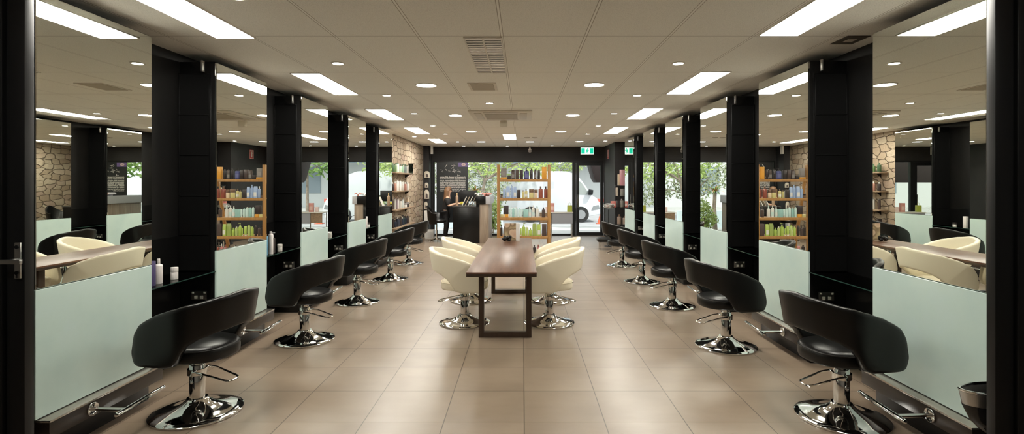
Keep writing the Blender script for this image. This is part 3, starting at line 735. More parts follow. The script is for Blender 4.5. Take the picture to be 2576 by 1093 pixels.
# ------------------------------------------------------------------ products on the glass shelves
GZ = .82
def gp(kind, w, h, col, cap, x, y, label, cat, **k):
    tag(product(kind, w, h, col, cap, x, y, GZ, **k), label, cat)
PW = (.80, .76, .74)
gp('bottle', .055, .195, PW, PW, -2.865, 4.16, 'white pump topped bottle on the glass shelf beside the first left mirror', 'bottle')
gp('jar', .055, .10, PW, PW, -2.86, 4.34, 'small white jar behind the white bottle beside the first left mirror', 'jar')
gp('box', .06, .19, (.075, .06, .16), DK, -2.86, 4.05, 'dark purple box on the glass shelf at the edge of the first left mirror', 'box')
gp('box', .05, .21, (.12, .35, .52), DK, -2.83, 5.80, 'blue box on the glass shelf beside the second left mirror', 'box', d=.04)
gp('tall', .05, .255, PW, PW, -2.825, 5.93, 'tall white bottle on the glass shelf beside the second left mirror', 'bottle')
gp('pump', .05, .235, DK, (.5, .5, .5), -2.86, 6.05, 'black pump bottle behind the tall white bottle', 'bottle')
gp('jar', .055, .085, SIL, SIL, -2.83, 6.16, 'small silver jar on the glass shelf beside the white bottle', 'jar')
o = tag(MB().lathe([(.0005, 0), (.05, 0), (.06, .045), (.05, .09), (.0005, .09)], n=10).build('glass_candle_holder', mat('cut_glass', (.62, .63, .58), .12, .3), None, (-2.84, 7.72, GZ + .001)), 'cut glass candle holder on the glass shelf beside the third left mirror', 'candle holder')
gp('box', .045, .21, PW, PW, -2.80, 9.43, 'white carton on the glass shelf beside the fourth left mirror', 'box', d=.07)
gp('jar', .06, .08, WH, DK, -2.84, 9.72, 'small white pot with black lid beside the white carton', 'jar')

# ------------------------------------------------------------------ reception desk
dk = empty('reception_desk', (-1.50, 15.0, 0), 0, 'black reception desk with raised counter and grey timber end', 'desk')
Y0, Y1 = 14.4 - 15, 16.0 - 15
X = lambda v: v + 1.5
MB().box(X(-1.90), X(-1.175), Y0, Y1, .001, .985).build('desk_body', BLACKLAM, dk, bevel=.003)
MB().box(X(-1.93), X(-1.28), Y0 - .01, Y1, .9855, 1.01).build('worktop', mat('dark_worktop', (.05, .048, .047), .35), dk, bevel=.002)
MB().box(X(-1.27), X(-1.01), Y0 - .02, Y1, 1.065, 1.285).build('raised_counter', BLACKLAM, dk, bevel=.003)
MB().box(X(-1.0095), X(-.88), Y0 - .015, Y1, 1.065, 1.285).build('counter_edge', mat('pale_grey_laminate', (.40, .40, .42), .4), dk, bevel=.003)
MB().box(X(-1.174), X(-.93), Y0 + .01, Y1, .001, 1.064).build('timber_end', DESKWOOD, dk, bevel=.002)
MB().box(X(-1.27), X(-1.175), Y0 + .005, Y1, .9855, 1.064).build('riser', BLACKLAM, dk)
# things on the desk
PAPER = mat('paper', (.80, .79, .75), .6)
def tilted(name, x, y, z, w, h, t, lean, m, label, cat, rz=0):
    q = MB().box(-w / 2, w / 2, -t / 2, t / 2, 0, h); o_ = q.build(name, m, None, (x, y, z), bevel=.002)
    o_.rotation_euler = (R(lean), 0, R(rz)); return tag(o_, label, cat)
br = empty('brochure_holder', (-1.50, 14.62, 1.011), 0, 'tilted white brochure holder on the reception worktop', 'brochure holder')
for k in range(4):
    MB().prism([(-.18 + k * .085, 0), (-.165 + k * .085, 0), (-.05 + k * .085, .25), (-.065 + k * .085, .25)], 1, -.09, .09).build('leaflet', PAPER if k % 2 == 0 else mat('tan_paper', (.42, .34, .25), .6), br)
MB().box(-.19, .13, -.1, .1, 0.0, .004).build('tray', BLACKMET, br).location = (0, 0, -.0045 + .0046)
mo = empty('monitor', (-1.60, 15.45, 1.011), 0, 'black computer monitor behind the brochure holder', 'monitor')
MB().lathe([(.0005, 0), (.11, 0), (.11, .012), (.0005, .016)], n=20).build('stand', BLACKMET, mo)
MB().cyl((0, .02, .014), (0, .02, .14), .018).build('neck', BLACKMET, mo)
s = MB().box(-.24, .24, -.02, .02, .10, .42).build('screen', BLACKMET, mo, bevel=.008)
bo = product('bottle', .075, .36, (.42, .29, .20), (.62, .45, .22), -1.815, 14.60, 1.01); tag(bo, 'tan bottle with gold cap on the reception worktop', 'bottle')
for k, (x, y, w, rz, c, l) in enumerate(((-1.235, 14.55, .16, 8, PAPER, 'white magazine fanned at the left of the raised counter'), (-1.09, 14.92, .24, -6, mat('lilac_paper', (.66, .64, .70), .5), 'pale lilac magazine in the middle of the raised counter'), (-.99, 14.53, .17, -20, mat('coral_paper', (.62, .27, .22), .5), 'coral magazine leaning at the right of the raised counter'))):
    q = MB(); n = 7                       # a floppy magazine lying open: two curved wings of pages
    for s_ in (-1, 1):
        arc = [(s_ * w * .5 * (i / n), .02 + .10 * math.sin(PI * .62 * i / n) - .05 * (i / n) ** 2) for i in range(n + 1)]
        q.prism(arc + [(x_, max(z_ - .028, .0)) for x_, z_ in reversed(arc)], 1, -.15, .15)
    q.box(-w * .12, w * .12, -.14, .14, 0, .012)
    o = q.build('magazine', c, None, (x, y, 1.286), bevel=.002, rotz=R(rz)); tag(o, l, 'magazine', 'magazines on the raised counter')

# stool
st = empty('reception_stool', (-2.42, 14.85, 0), 0, 'black tub stool on a chrome five star base beside the reception desk', 'chair')
sh = MB(); rings = []
for k in range(21):
    t = PI * (.5 + k / 20); c, s_ = math.cos(t), math.sin(t)
    back = (1 - abs(s_)) ; zt = .80 + .22 * (1 - abs(s_) ** 1.5); 
    ring = []
    for off, z in ((.0, .52), (.03, .50), (.075, .62), (.10, zt - .01), (.085, zt), (.065, zt - .01), (.035, .64), (-.02, .56)):
        ring.append((.04 + (.20 + off) * c * 1.05, (.20 + off) * s_, z))
    rings.append(ring)
sh.rings(rings).build('tub_back', BLEATHER, st, smooth=60)
MB().lathe([(.0005, .53), (.19, .53), (.215, .55), (.215, .60), (.19, .625), (.0005, .63)], n=28).build('seat', BLEATHER, st).location = (.06, 0, 0)
MB().lathe([(.0005, .06), (.03, .06), (.03, .32), (.02, .33), (.02, .529), (.0005, .529)], n=18).build('column', CHROME, st)
for k in range(5):
    t = R(72 * k + 20); MB().tube([(.03 * math.cos(t), .03 * math.sin(t), .085), (.26 * math.cos(t), .26 * math.sin(t), .03)], [.018, .011], 8).sphere((.26 * math.cos(t), .26 * math.sin(t), .014), .0135, 8, 6).build('foot', CHROME, st)

# ------------------------------------------------------------------ far left wall things
px_pack = [('white hair tool pack with two round holes hanging at the top of the black wall', 431, 448, 1068, 1081), ('white oval tool pack hanging below the two hole pack', 460, 473, 1069, 1077.5), ('white arched tool pack hanging third on the black wall', 478, 501, 1068, 1079.5), ('grey round tool pack hanging lowest on the black wall', 508, 527, 1068, 1076)]
for l, t_, b_, a_, c_ in px_pack:
    y = 16.06; x0, x1, z0, z1 = xat(a_, y), xat(c_, y), zat(b_, y), zat(t_, y); w, h = x1 - x0, z1 - z0
    o = empty('tool_pack', ((x0 + x1) / 2, y, z0), 0, l, 'hair tool', 'packs on the far left wall')
    MB().prism([(-w / 2, 0), (w / 2, 0), (w / 2, h * .7), (w * .2, h), (-w * .3, h), (-w / 2, h * .8)], 1, -.03, .03).build('pack', OFFW, o, bevel=.006)
    MB().prism([(-w * .2, h * .12), (w * .22, h * .12), (w * .22, h * .45), (0, h * .62), (-w * .2, h * .45)], 1, -.036, -.031).build('insert', DK and pmat((.10, .08, .08)), o)
    MB().cyl((0, -.005, h), (0, .035, h + .03), .004).build('hook', CHROME, o)
tag(MB().box(xat(1068, 15.95), xat(1076, 15.95), 15.9, 16.05, .001, zat(530, 15.95)).build('roller_stand', WHITEP, None, bevel=.006), 'narrow white stand below the tool packs on the far left', 'stand')
w_ = empty('waste_bin', ((xat(1069, 15.6) + xat(1091, 15.6)) / 2, 15.65, 0), 0, 'square white bin on the floor behind the tub stool', 'bin')
MB().rings([rr(.125, .11, .02, .001), rr(.135, .12, .025, .24), rr(.13, .115, .025, .265)]).build('body', WHITEP, w_)
MB().box(-.09, .09, -.125, -.1215, .05, .2).build('front_panel', mat('bin_panel', (.68, .67, .64), .5), w_)
# ------------------------------------------------------------------ person behind the desk
SKIN = m_noise('skin', (.62, .36, .25), (.68, .41, .29), 30, .5)
CLOTH = m_noise('black_cloth', (.012, .011, .012), (.018, .016, .017), 40, .8)
HAIR = m_wood('brown_hair', (.10, .05, .025), (.19, .10, .05), (.28, .16, .085), 2, .5, 4)
def skin_obj(name, verts, edges, radii, m, parent, root=0, sub=1):
    me = bpy.data.meshes.new(name); me.from_pydata(verts, edges, [])
    bm = bmesh.new(); bm.from_mesh(me); lay = bm.verts.layers.skin.verify(); bm.verts.ensure_lookup_table()
    for i, v in enumerate(bm.verts):
        r = radii[i]; v[lay].radius = r if isinstance(r, tuple) else (r, r); v[lay].use_root = (i == root)
    bm.to_mesh(me); bm.free(); me.materials.append(m)
    o = bpy.data.objects.new(name, me); COL.objects.link(o)
    sk = o.modifiers.new('skin', 'SKIN'); sk.use_smooth_shade = True; sk.branch_smoothing = .6
    o.modifiers.new('sub', 'SUBSURF').levels = sub; o.modifiers['sub'].render_levels = sub
    dg = bpy.context.evaluated_depsgraph_get(); dg.update()
    me2 = bpy.data.meshes.new_from_object(o.evaluated_get(dg))
    o.modifiers.clear(); o.data = me2
    if not me2.materials: me2.materials.append(m)
    me2.polygons.foreach_set('use_smooth', [True] * len(me2.polygons))
    if parent: o.parent = parent
    return o
# person faces +x, leaning towards the desk
V = {}; E = []; VL = []; RD = []
def vx(n, p, r): V[n] = len(VL); VL.append(p); RD.append(r); return n
def ed(*ns):
    for a, b in zip(ns, ns[1:]): E.append((V[a], V[b]))
vx('pel', (0, 0, .80), .115); vx('wai', (.02, 0, .93), .10); vx('che', (.06, 0, 1.10), (.115, .135)); vx('sho', (.075, 0, 1.22), .085); vx('nek', (.09, 0, 1.305), .047); vx('jaw', (.115, 0, 1.37), .062); vx('hea', (.105, 0, 1.43), .088); vx('cro', (.09, 0, 1.485), .072)
ed('pel', 'wai', 'che', 'sho', 'nek', 'jaw', 'hea', 'cro')
vx('nose', (.205, 0, 1.405), .012); ed('hea', 'nose')
for s, n in ((1, 'l'), (-1, 'r')):
    vx('s' + n, (.08, s * .15, 1.215), .056); ed('sho', 's' + n)
    el = (.12, s * .21, .99) if n == 'r' else (.13, s * .19, 1.0)
    wr = (.36, s * .12, 1.055) if n == 'r' else (.37, s * .10, 1.06)
    vx('e' + n, el, .040); vx('f' + n, tuple(a + (b - a) * .35 for a, b in zip(el, wr)), .037); vx('w' + n, wr, .024); vx('p' + n, (wr[0] + .055, wr[1] - s * .008, wr[2] - .004), (.034, .018))
    ed('s' + n, 'e' + n, 'f' + n, 'w' + n, 'p' + n)
    for k, (dy, L) in enumerate(((.027, .060), (.010, .070), (-.008, .066), (-.025, .052))):
        b = (wr[0] + .095, wr[1] - s * .008 + dy, wr[2] - .004)
        vx(f'a{n}{k}', b, .0095); vx(f'b{n}{k}', (b[0] + L * .5, b[1], b[2] - .004), .0085); vx(f'c{n}{k}', (b[0] + L * .8, b[1], b[2] - .024), .0075)
        ed('p' + n, f'a{n}{k}', f'b{n}{k}', f'c{n}{k}')
    vx('t1' + n, (wr[0] + .05, wr[1] - s * .045, wr[2] - .006), .0105); vx('t2' + n, (wr[0] + .085, wr[1] - s * .055, wr[2] - .018), .009); ed('p' + n, 't1' + n, 't2' + n)
    vx('h' + n, (0, s * .085, .76), .088); vx('k' + n, (.05, s * .09, .43), .058); vx('c' + n, (.02, s * .09, .30), .052); vx('an' + n, (.0, s * .09, .075), .036); vx('to' + n, (.13, s * .095, .035), .032)
    ed('pel', 'h' + n, 'k' + n, 'c' + n, 'an' + n, 'to' + n)
PX, PYY = -2.25, 15.35
person = empty('person', (PX, PYY, 0), 0, 'person with long brown hair in black clothes working behind the reception desk', 'person')
body = skin_obj('body', VL, E, RD, SKIN, person, 0, 1)
# clothes: slightly fuller copies of the limbs they cover
def sub_skin(name, names, links, grow, m):
    idx = {n: i for i, n in enumerate(names)}
    vs = [VL[V[n]] for n in names]; rs = [tuple(q + grow for q in (RD[V[n]] if isinstance(RD[V[n]], tuple) else (RD[V[n]],) * 2)) for n in names]
    es = [(idx[a], idx[b]) for l in links for a, b in zip(l, l[1:])]
    return skin_obj(name, vs, es, rs, m, person, 0, 1)
VX2 = ['pel', 'wai', 'che', 'sho', 'sl', 'sr', 'el', 'er']
sub_skin('shirt', VX2, [['pel', 'wai', 'che', 'sho'], ['sho', 'sl', 'el'], ['sho', 'sr', 'er']], .022, CLOTH)
TR = ['pel', 'hl', 'kl', 'cl', 'anl', 'hr', 'kr', 'cr', 'anr']
sub_skin('trousers', TR, [['pel', 'hl', 'kl', 'cl', 'anl'], ['pel', 'hr', 'kr', 'cr', 'anr']], .014, CLOTH)
for s, n in ((1, 'l'), (-1, 'r')):
    MB().rings([rr(.13, .045, .04, .001), rr(.13, .045, .04, .02), rr(.115, .04, .035, .05), rr(.05, .035, .03, .085)]).build('shoe', BLEATHER, person, (.055, s * .092, 0))
    MB().sphere((.186, s * .032, 1.437), .012, 10, 8).build('eye', mat('eye', (.06, .04, .03), .2), person)
# hair: long sheet round the head down to the chest
hm = MB(); rings = []
for j in range(12):
    q = j / 11; z = 1.535 - q * .42
    rx = .108 * min(1, .35 + q * 4) * (1 - .1 * q); ry = .105 * min(1, .35 + q * 4) * (1 + .1 * q)
    ring = []
    for k in range(22):
        t = R(50) + R(260) * k / 21
        ring.append((.085 - .04 * q + rx * math.cos(t) * (1 + .05 * math.sin(9 * t)), ry * math.sin(t) * (1 + .04 * math.sin(11 * t)), z))
    for k in range(21, -1, -1):
        t = R(50) + R(260) * k / 21
        ring.append((.085 - .04 * q + (rx - .018) * math.cos(t), (ry - .018) * math.sin(t), z - .006))
    rings.append(ring)
hm.rings(rings).build('hair', HAIR, person, smooth=60)
MB().sphere((.088, 0, 1.475), .098, 16, 10, sx=1.0, sy=.98, sz=.78).build('hair_crown', HAIR, person)
g = MB()
for k in range(12): g.sphere((rng.uniform(-.05, .05), rng.uniform(-.05, .05), .03 + rng.uniform(-.01, .02)), .03, 7, 5)
tag(g.build('cleaning_cloth', m_noise('yellow_cloth', (.50, .42, .04), (.62, .54, .08), 20, .8), None, (-1.73, 15.13, 1.034)), 'crumpled yellow cloth under the hand of the person at the desk', 'cloth')

# ------------------------------------------------------------------ right hand corner by the column
tw = empty('product_stand', (2.45, 14.05, 0), 0, 'slim black product stand in front of the charcoal column', 'stand')
MB().box(-.20, .36, -.10, .14, .001, .05).build('base', BLACKMET, tw, bevel=.004)
MB().box(.03, .05, .0, .02, .05, 1.56).build('post', BLACKMET, tw)
for z, w0, w1 in ((1.0, -.17, .33), (1.30, -.05, .33), (.55, -.02, .33)): MB().box(w0, w1, -.10, .14, z - .012, z).build('tray', BLACKMET, tw)
MB().box(.0, .30, -.10, .14, 1.5605, 1.572).build('top_tray', BLACKMET, tw)
PINK = (.72, .36, .40)
def sp(kind, w, h, col, cap, px, y, z, label, cat, **k): tag(product(kind, w, h, col, cap, xat(px, y), y, z, **k), label, cat, 'products on the black stand')
sp('box', .14, .42, PINK, PINK, 1566, 14.0, 1.573, 'tall pink box on top of the black product stand', 'box', d=.1)
sp('box', .045, .30, CREAM, CREAM, 1556.2, 14.02, 1.573, 'slim cream box beside the tall pink box', 'box', d=.08)
sp('box', .05, .22, (.72, .62, .5), CREAM, 1551.6, 14.02, 1.301, 'beige box on the upper tray of the black stand', 'box', d=.06)
sp('box', .13, .16, (.60, .18, .15), RED, 1542.6, 13.98, 1.001, 'red and white box at the left of the middle tray', 'box', d=.08, lab=(.75, .6, .55))
sp('jar', .12, .19, (.22, .22, .20), GREY, 1566, 14.0, 1.301, 'grey jar below the tall pink box', 'jar')
sp('box', .10, .17, DK, DK, 1553.5, 13.98, 1.001, 'black box in the middle of the middle tray', 'box', d=.08)
sp('bottle', .12, .22, (.25, .24, .21), GREY, 1564, 14.0, 1.001, 'dark grey bottle at the right of the middle tray', 'bottle')
sp('bottle', .11, .26, (.30, .22, .17), BRN, 1558, 14.0, .551, 'brown bottle on the lower tray', 'bottle')
sp('bottle', .10, .22, (.45, .35, .28), BRN, 1571, 14.0, .551, 'tan bottle on the lower tray', 'bottle')
# wire basket on a little pedestal
wb = empty('wire_basket', (xat(1531, 13.7), 13.7, 0), 0, 'silver wire basket of hair rollers on a thin pole before the column', 'basket')
MB().cyl((0, 0, .012), (0, 0, .95), .012).lathe([(.0005, .001), (.12, .001), (.11, .012), (.0005, .014)]).build('pole', BLACKMET, wb)
for k in range(9):
    a = rng.uniform(0, PI); b = rng.uniform(-.5, .5); pts = []
    for j in range(16):
        t = 2 * PI * j / 16; p = Vector((.14 * math.cos(t), .11 * math.sin(t), 0)); p.rotate(Matrix.Rotation(b * 1.6, 3, 'X')); p.rotate(Matrix.Rotation(a, 3, 'Z')); pts.append((p.x, p.y, 1.05 + p.z * .9))
    MB().tube(pts, .006, 6, True).build('wire_loop', STEEL, wb)
for k in range(4):
    MB().cyl((-.07 + .045 * k, -.04, 1.02), (-.05 + .045 * k, .05, 1.06), .022, 12).build('roller', pmat((.55, .38, .34)) if k % 2 else pmat(WH), wb)
# footstool
fs = empty('footstool', (xat(1524, 13.0), 13.0, 0), 0, 'low black padded footstool on chrome feet behind the last right chair', 'stool')
MB().rings([rr(.20, .15, .06, .20), rr(.215, .165, .07, .225), rr(.215, .165, .07, .27), rr(.19, .14, .06, .295)]).build('pad', BLEATHER, fs)
for a in (-1, 1):
    for b in (-1, 1): MB().cyl((a * .15, b * .1, .001), (a * .15, b * .1, .199), .012).build('foot', CHROME, fs)
# black bowl by the right door
bw = empty('wash_basin', (2.575, 2.775, 0), 0, 'black curved wash basin with chrome rim beside the right door', 'basin')
MB().lathe([(.0005, .30), (.09, .28), (.16, .30), (.22, .36), (.262, .44), (.264, .448), (.24, .452), (.20, .38), (.12, .34), (.0005, .335)], n=40, sx=1, sy=.37).build('bowl', mat('black_ceramic', (.012, .012, .012), .12), bw, smooth=60)
MB().lathe([(.262, .4485), (.277, .515), (.262, .515), (.247, .4525)], n=40, sy=.37).build('steel_band', STEEL, bw, smooth=60)
MB().tube([(.272 * math.cos(2 * PI * k / 40), .10 * math.sin(2 * PI * k / 40), .522) for k in range(40)], .008, 8, True).build('rim', CHROME, bw)
MB().lathe([(.0005, .001), (.16, .001), (.14, .02), (.09, .06), (.08, .27), (.0005, .275)], n=24, sy=.5).build('pedestal', BLACKMET, bw)

# display table by the window
dt = empty('display_table', (1.12, 16.1, 0), 0, 'grey fronted display table inside the shop window', 'table')
MB().box(-.62, .40, -.20, .22, .745, .77).build('tabletop', mat('pale_top', (.62, .60, .56), .4), dt, bevel=.003)
MB().box(-.25, .38, -.18, -.165, .42, .744).build('grey_panel', mat('grey_panel', (.30, .31, .34), .5), dt)
MB().box(-.60, -.26, -.18, -.165, .44, .744).build('wood_panel', SHELFWOOD, dt)
for x, y in ((-.255, -.19), (.37, -.15), (-.59, .2), (.37, .2)): MB().cyl((x, y, .001), (x, y, .744), .014).build('leg', CHROME, dt)
tag(product('box', .13, .27, (.55, .25, .22), RED, xat(1389, 16.05), 16.05, .77, 0, .1, (.70, .50, .45)), 'coral patterned gift box on the display table by the rack', 'box')
tag(product('box', .11, .15, (.70, .55, .52), RED, xat(1377, 16.12), 16.12, .77, 0, .1), 'pale pink box on the display table behind the rack', 'box')
gb = empty('gift_bag', (xat(1433, 16.1), 16.1, .771), 0, 'lime green gift bag on the display table by the window frame', 'bag')
MB().rings([rr(.075, .04, .006, .001), rr(.07, .045, .006, .20)]).build('bag', pmat((.40, .45, .08)), gb)
MB().tube([(-.03, 0, .2), (-.03, 0, .26), (0, 0, .275), (.03, 0, .26), (.03, 0, .2)], .004, 6).build('handle', pmat((.40, .45, .08)), gb)

# poster hung inside the window
yp = 16.45
x0, x1 = xat(1098, yp), xat(1177.5, yp); z0, z1 = zat(560, yp), zat(408, yp)
po = empty('window_poster', ((x0 + x1) / 2, yp, z0), 0, 'black window poster with nine lines of white lettering behind the desk', 'poster')
W, H = (x1 - x0) / 2, z1 - z0
MB().box(-W, W, 0, .012, 0, H).build('board', mat('poster_black', (.016, .020, .024), .3), po)
MB().box(W - .31, W - .001, -.003, -.0005, H - .15, H - .012).build('purple_patch', mat('poster_purple', (.16, .11, .30), .4), po)
g = MB()
for k in range(6):
    t = 2 * PI * k / 6; g.sphere((W - .14 + .045 * math.cos(t), -.004, H - .08 + .03 * math.sin(t)), .026, 8, 6, sy=.1)
g.build('emblem', mat('emblem_pink', (.62, .45, .45), .4), po)
g = MB(); r2 = random.Random(3)
for k in range(34):
    x = -W + .12 + r2.random() * .62; z = H - .10 - r2.random() * .22 - .1 * (x > .1); a = r2.uniform(-1.2, 1.2); L = r2.uniform(.02, .07)
    g.tube([(x, -.003, z), (x + L * math.cos(a), -.003, z + L * math.sin(a))], .005, 5)
g.build('scribble', WHITEP, po)
lines = ['sunraser Willa, Rarsaser int Unreaseasaurin', 'Srar Str hear senasunarsan Aleited Nrturtten. &', 'gret.nle, euquasunjrentior rlgdda Rersauneun', 'hu abrugsunarsiurt dnipujuruisunarsungtuir', 'rsahain, Ksr.if rluggtighunt. sdr Itepasnelge.', 'sullsu ouis l rurssuggansursunt g.dy. rnelarsan', 'ruranesr asturan urnsurtu suef bur rsuellurt', 'rasarsn urstrunsa ssurtursair surtsunu', 'rnsasr nsurat ursunstrsd.rsalfar.su\'rsaadbarsi.']
for k, tx in enumerate(lines):
    cu = bpy.data.curves.new('lettering', 'FONT'); cu.body = tx; cu.size = .062; cu.extrude = .0005; cu.offset = .0012; cu.align_x = 'LEFT'
    o = bpy.data.objects.new('lettering', cu); COL.objects.link(o); o.parent = po
    o.location = (-W + .10, -.0015, zat(447.5 + k * 4.3, yp) - z0); o.rotation_euler = (R(90), 0, 0)
    cu.materials.append(WHITEP)
    bpy.context.view_layer.update()
    wd = o.dimensions.x
    sx = (xat(1171, yp) - xat(1106, yp)) / wd if wd > 0 else 1
    me = bpy.data.meshes.new_from_object(o.evaluated_get(bpy.context.evaluated_depsgraph_get()))
    for v_ in me.vertices: v_.co.x *= sx
    t_ = bpy.data.objects.new('lettering', me); COL.objects.link(t_); t_.parent = po; t_.location = o.location; t_.rotation_euler = o.rotation_euler
    bpy.data.objects.remove(o)
# ------------------------------------------------------------------ outside
PAVE = m_noise('pavement', (.46, .455, .44), (.54, .535, .52), 2, .8)
ROAD = m_noise('asphalt', (.36, .36, .37), (.43, .43, .44), 3, .85)
struct('pavement', MB().box(-30, 30, YF + .16, 20.5, -.2, -.02), PAVE, 'pale footpath outside the window')
struct('road', MB().box(-40, 40, 20.5, 31, -.25, -.12), ROAD, 'grey street outside the window')
struct('pavement_far', MB().box(-40, 40, 31, 60, -.2, -.03), PAVE, 'far footpath across the street')
OUTW = mat('white_render', (.66, .67, .67), .8)
bl = empty('building', (0, 38, -.03), 0, 'white rendered building across the street', 'building')
MB().box(-16, 24, 0, 8, 0.001, 6.5).build('wall', OUTW, bl)
for x in (-14, -9, 9, 14): MB().box(x, x + 2.2, -.06, -.002, 1.0, 2.9).build('window', mat('far_window', (.25, .30, .34), .1), bl)
MB().prism([(-2.2, 3.2), (0, 4.0), (0, 3.9), (-2.2, 3.1)], 0, -3, 14).build('awning', mat('blue_grey_awning', (.22, .30, .36), .7), bl)
MB().box(-16.3, 24.3, -.5, 8.2, 6.501, 6.8).build('roof', mat('roof_grey', (.30, .30, .31), .7), bl)
MB().box(-3, 14, -.25, -.002, 4.05, 4.5).build('fascia', OUTW, bl)
struct('wall_garden', MB().box(-14, -.75, 19.9, 20.1, -.02, .62), mat('pale_blue_render', (.60, .70, .74), .8), 'low pale garden wall outside')

VANW = mat('van_white', (.66, .68, .71), .25, coat=.5)
van = empty('van', (0, 24, -.12), 0, 'white van parked in the street outside the glass door', 'van')
prof = [(-.25, .32), (2.18, .32), (2.2, .28), (3.05, .28), (3.52, .38), (3.56, .62), (3.48, .90), (3.36, 1.10), (3.14, 1.24), (2.70, 1.88), (2.45, 2.16), (2.0, 2.32), (.0, 2.36), (-.25, 2.2)]
MB().prism(prof, 1, 0, 1.9).build('body', VANW, van, bevel=.06, seg=3)
CARG = mat('car_glass', (.34, .37, .35), .05)
MB().prism([(2.42, 1.26), (3.04, 1.26), (2.66, 1.82), (2.42, 1.95)], 1, -.012, -.001).build('side_window', CARG, van)
for x in (2.64, .35):
    wl = MB().cyl((x, -.03, .36), (x, .2, .36), .36, 28).build('wheel', mat('rubber', (.02, .02, .02), .8), van)
    MB().cyl((x, -.045, .36), (x, -.031, .36), .21, 20).build('hubcap', mat('hub', (.45, .46, .47), .3, .8), wl)
MB().prism([(3.12, .55), (3.50, .62), (3.44, .80), (3.2, .74)], 1, -.02, .05).build('headlight', mat('headlight', (.25, .27, .28), .1), van)
MB().prism([(2.95, 1.25), (3.14, 1.25), (3.18, 1.48), (2.98, 1.52)], 1, -.28, -.02).build('wing_mirror', BLACKMET, van, bevel=.03)
for z0, z1 in ((1.46, 1.86), (.6, .9)): MB().box(.95, 1.42, -.006, -.001, z0 + .1, z1).build('sign_panel', mat('pale_grey_sign', (.58, .59, .63), .5), van)
MB().box(.0, .9, -.006, -.001, .62, .65).build('side_strip', mat('strip_grey', (.55, .58, .6), .5), van)

aw = empty('awning', (3.3, 19.2, 0), 0, 'dark brown street awning hanging outside the glass door', 'awning')
MB().prism([(-.95, 2.45), (2.2, 2.45), (2.2, 1.68), (-.68, 1.68), (-.76, 1.80)], 1, -.5, .5).build('canopy', mat('brown_canvas', (.022, .012, .011), .8), aw, bevel=.02)
MB().cyl((2.0, 0, -.02), (2.0, 0, 1.739), .04).build('pole', BLACKMET, aw)
co = empty('traffic_cone', (3.40, 23.2, -.12), 0, 'small orange traffic cone in front of the white van', 'cone')
MB().lathe([(.0005, .02), (.13, .02), (.02, .42), (.0005, .42)], n=18).build('cone', mat('cone_orange', (.80, .16, .07), .5), co)
MB().box(-.17, .17, -.17, .17, .0, .02).build('base', mat('cone_base', (.6, .15, .08), .5), co)
ba = empty('barrier', (3.9, 27.5, -.12), 0, 'red street barrier rail beyond the van', 'barrier')
MB().box(-.9, .9, -.03, .03, .82, .98).build('rail', mat('barrier_red', (.72, .14, .10), .5), ba)
for x in (-.8, .8): MB().box(x - .03, x + .03, -.03, .03, .001, .819).build('post', WHITEP, ba)

LEAF = [m_noise('leaf_green', (.10, .20, .04), (.26, .40, .11), 5, .6), m_noise('leaf_yellow_green', (.24, .34, .07), (.44, .54, .18), 4, .6), m_noise('leaf_olive', (.16, .20, .10), (.34, .38, .22), 4, .6)]
BARK = m_noise('bark', (.22, .17, .13), (.36, .30, .24), 8, .9)
def leaf_cloud(blobs, n, size, r_):
    m = MB()
    for cx_, cy_, cz_, ra in blobs:
        for k in range(n):
            while True:
                p = Vector((r_.uniform(-1, 1), r_.uniform(-1, 1), r_.uniform(-1, 1)))
                if .35 < p.length < 1: break
            c = Vector((cx_, cy_, cz_)) + p * ra; u = Vector((r_.gauss(0, 1), r_.gauss(0, 1), r_.gauss(0, .7))).normalized(); v = u.orthogonal().normalized(); s = size * r_.uniform(.6, 1.3)
            m.quad(c - u * s, c + v * s * .35 + Vector((0, 0, s * .12)), c + u * s, c - v * s * .35 + Vector((0, 0, s * .12)))
    return m
def tree(x, y, z0, trunk_h, blobs, n, size, mi, label, seed, lean=.0, cat='tree', group=None):
    r_ = random.Random(seed)
    o = empty('street_tree', (x, y, z0), 0, label, cat, group)
    m = MB().tube([(0, 0, .001), (lean * .4, 0, trunk_h * .5), (lean, 0, trunk_h)], [.10, .075, .06], 10)
    for bx, by, bz, ra in blobs: m.tube([(lean, 0, trunk_h * .95), ((lean + bx) / 2, by / 2, (trunk_h + bz) / 2 + .1), (bx, by, bz)], [.045, .032, .018], 7)
    m.build('trunk', BARK, o)
    leaf_cloud(blobs, n, size, r_).build('foliage', LEAF[mi], o, smooth=0)
tree(-1.9, 22.5, -.12, 2.0, [(.6, 0, 2.7, .8), (1.7, 0, 2.55, .75), (2.6, .2, 2.9, .9), (-.6, 0, 2.8, .8)], 190, .13, 1, 'bushy pale green tree with dark branches behind the wooden rack', 11, .3)
tree(-3.6, 27, -.12, 1.2, [(0, 0, 1.6, 1.0), (1.2, 0, 1.9, 1.0), (2.2, 0, 1.5, .9), (.6, 0, 2.7, .9), (1.8, .3, 2.8, .8), (-1, 0, 2.2, .9)], 420, .11, 2, 'pale olive leafy tree behind the spiky plant across the street', 16)
tree(1.2, 32.5, -.05, 1.4, [(0, 0, 2.4, .9), (-.8, 0, 1.4, .8), (1.0, 0, 2.9, .9), (1.9, 0, 3.1, .8)], 380, .11, 1, 'yellow green tree above the roof of the white van', 17)
tree(-8.6, 27, -.12, 2.2, [(0, 0, 3.2, 1.2), (1.2, 0, 2.8, 1.0), (-1.3, 0, 3.0, 1.1)], 260, .18, 0, 'green street tree seen in the right hand mirrors', 12, .2)
tree(-12.5, 24, -.12, 2.0, [(0, 0, 3.0, 1.3), (1.3, 0, 2.6, 1.0)], 260, .18, 0, 'second green street tree seen in the right hand mirrors', 13)
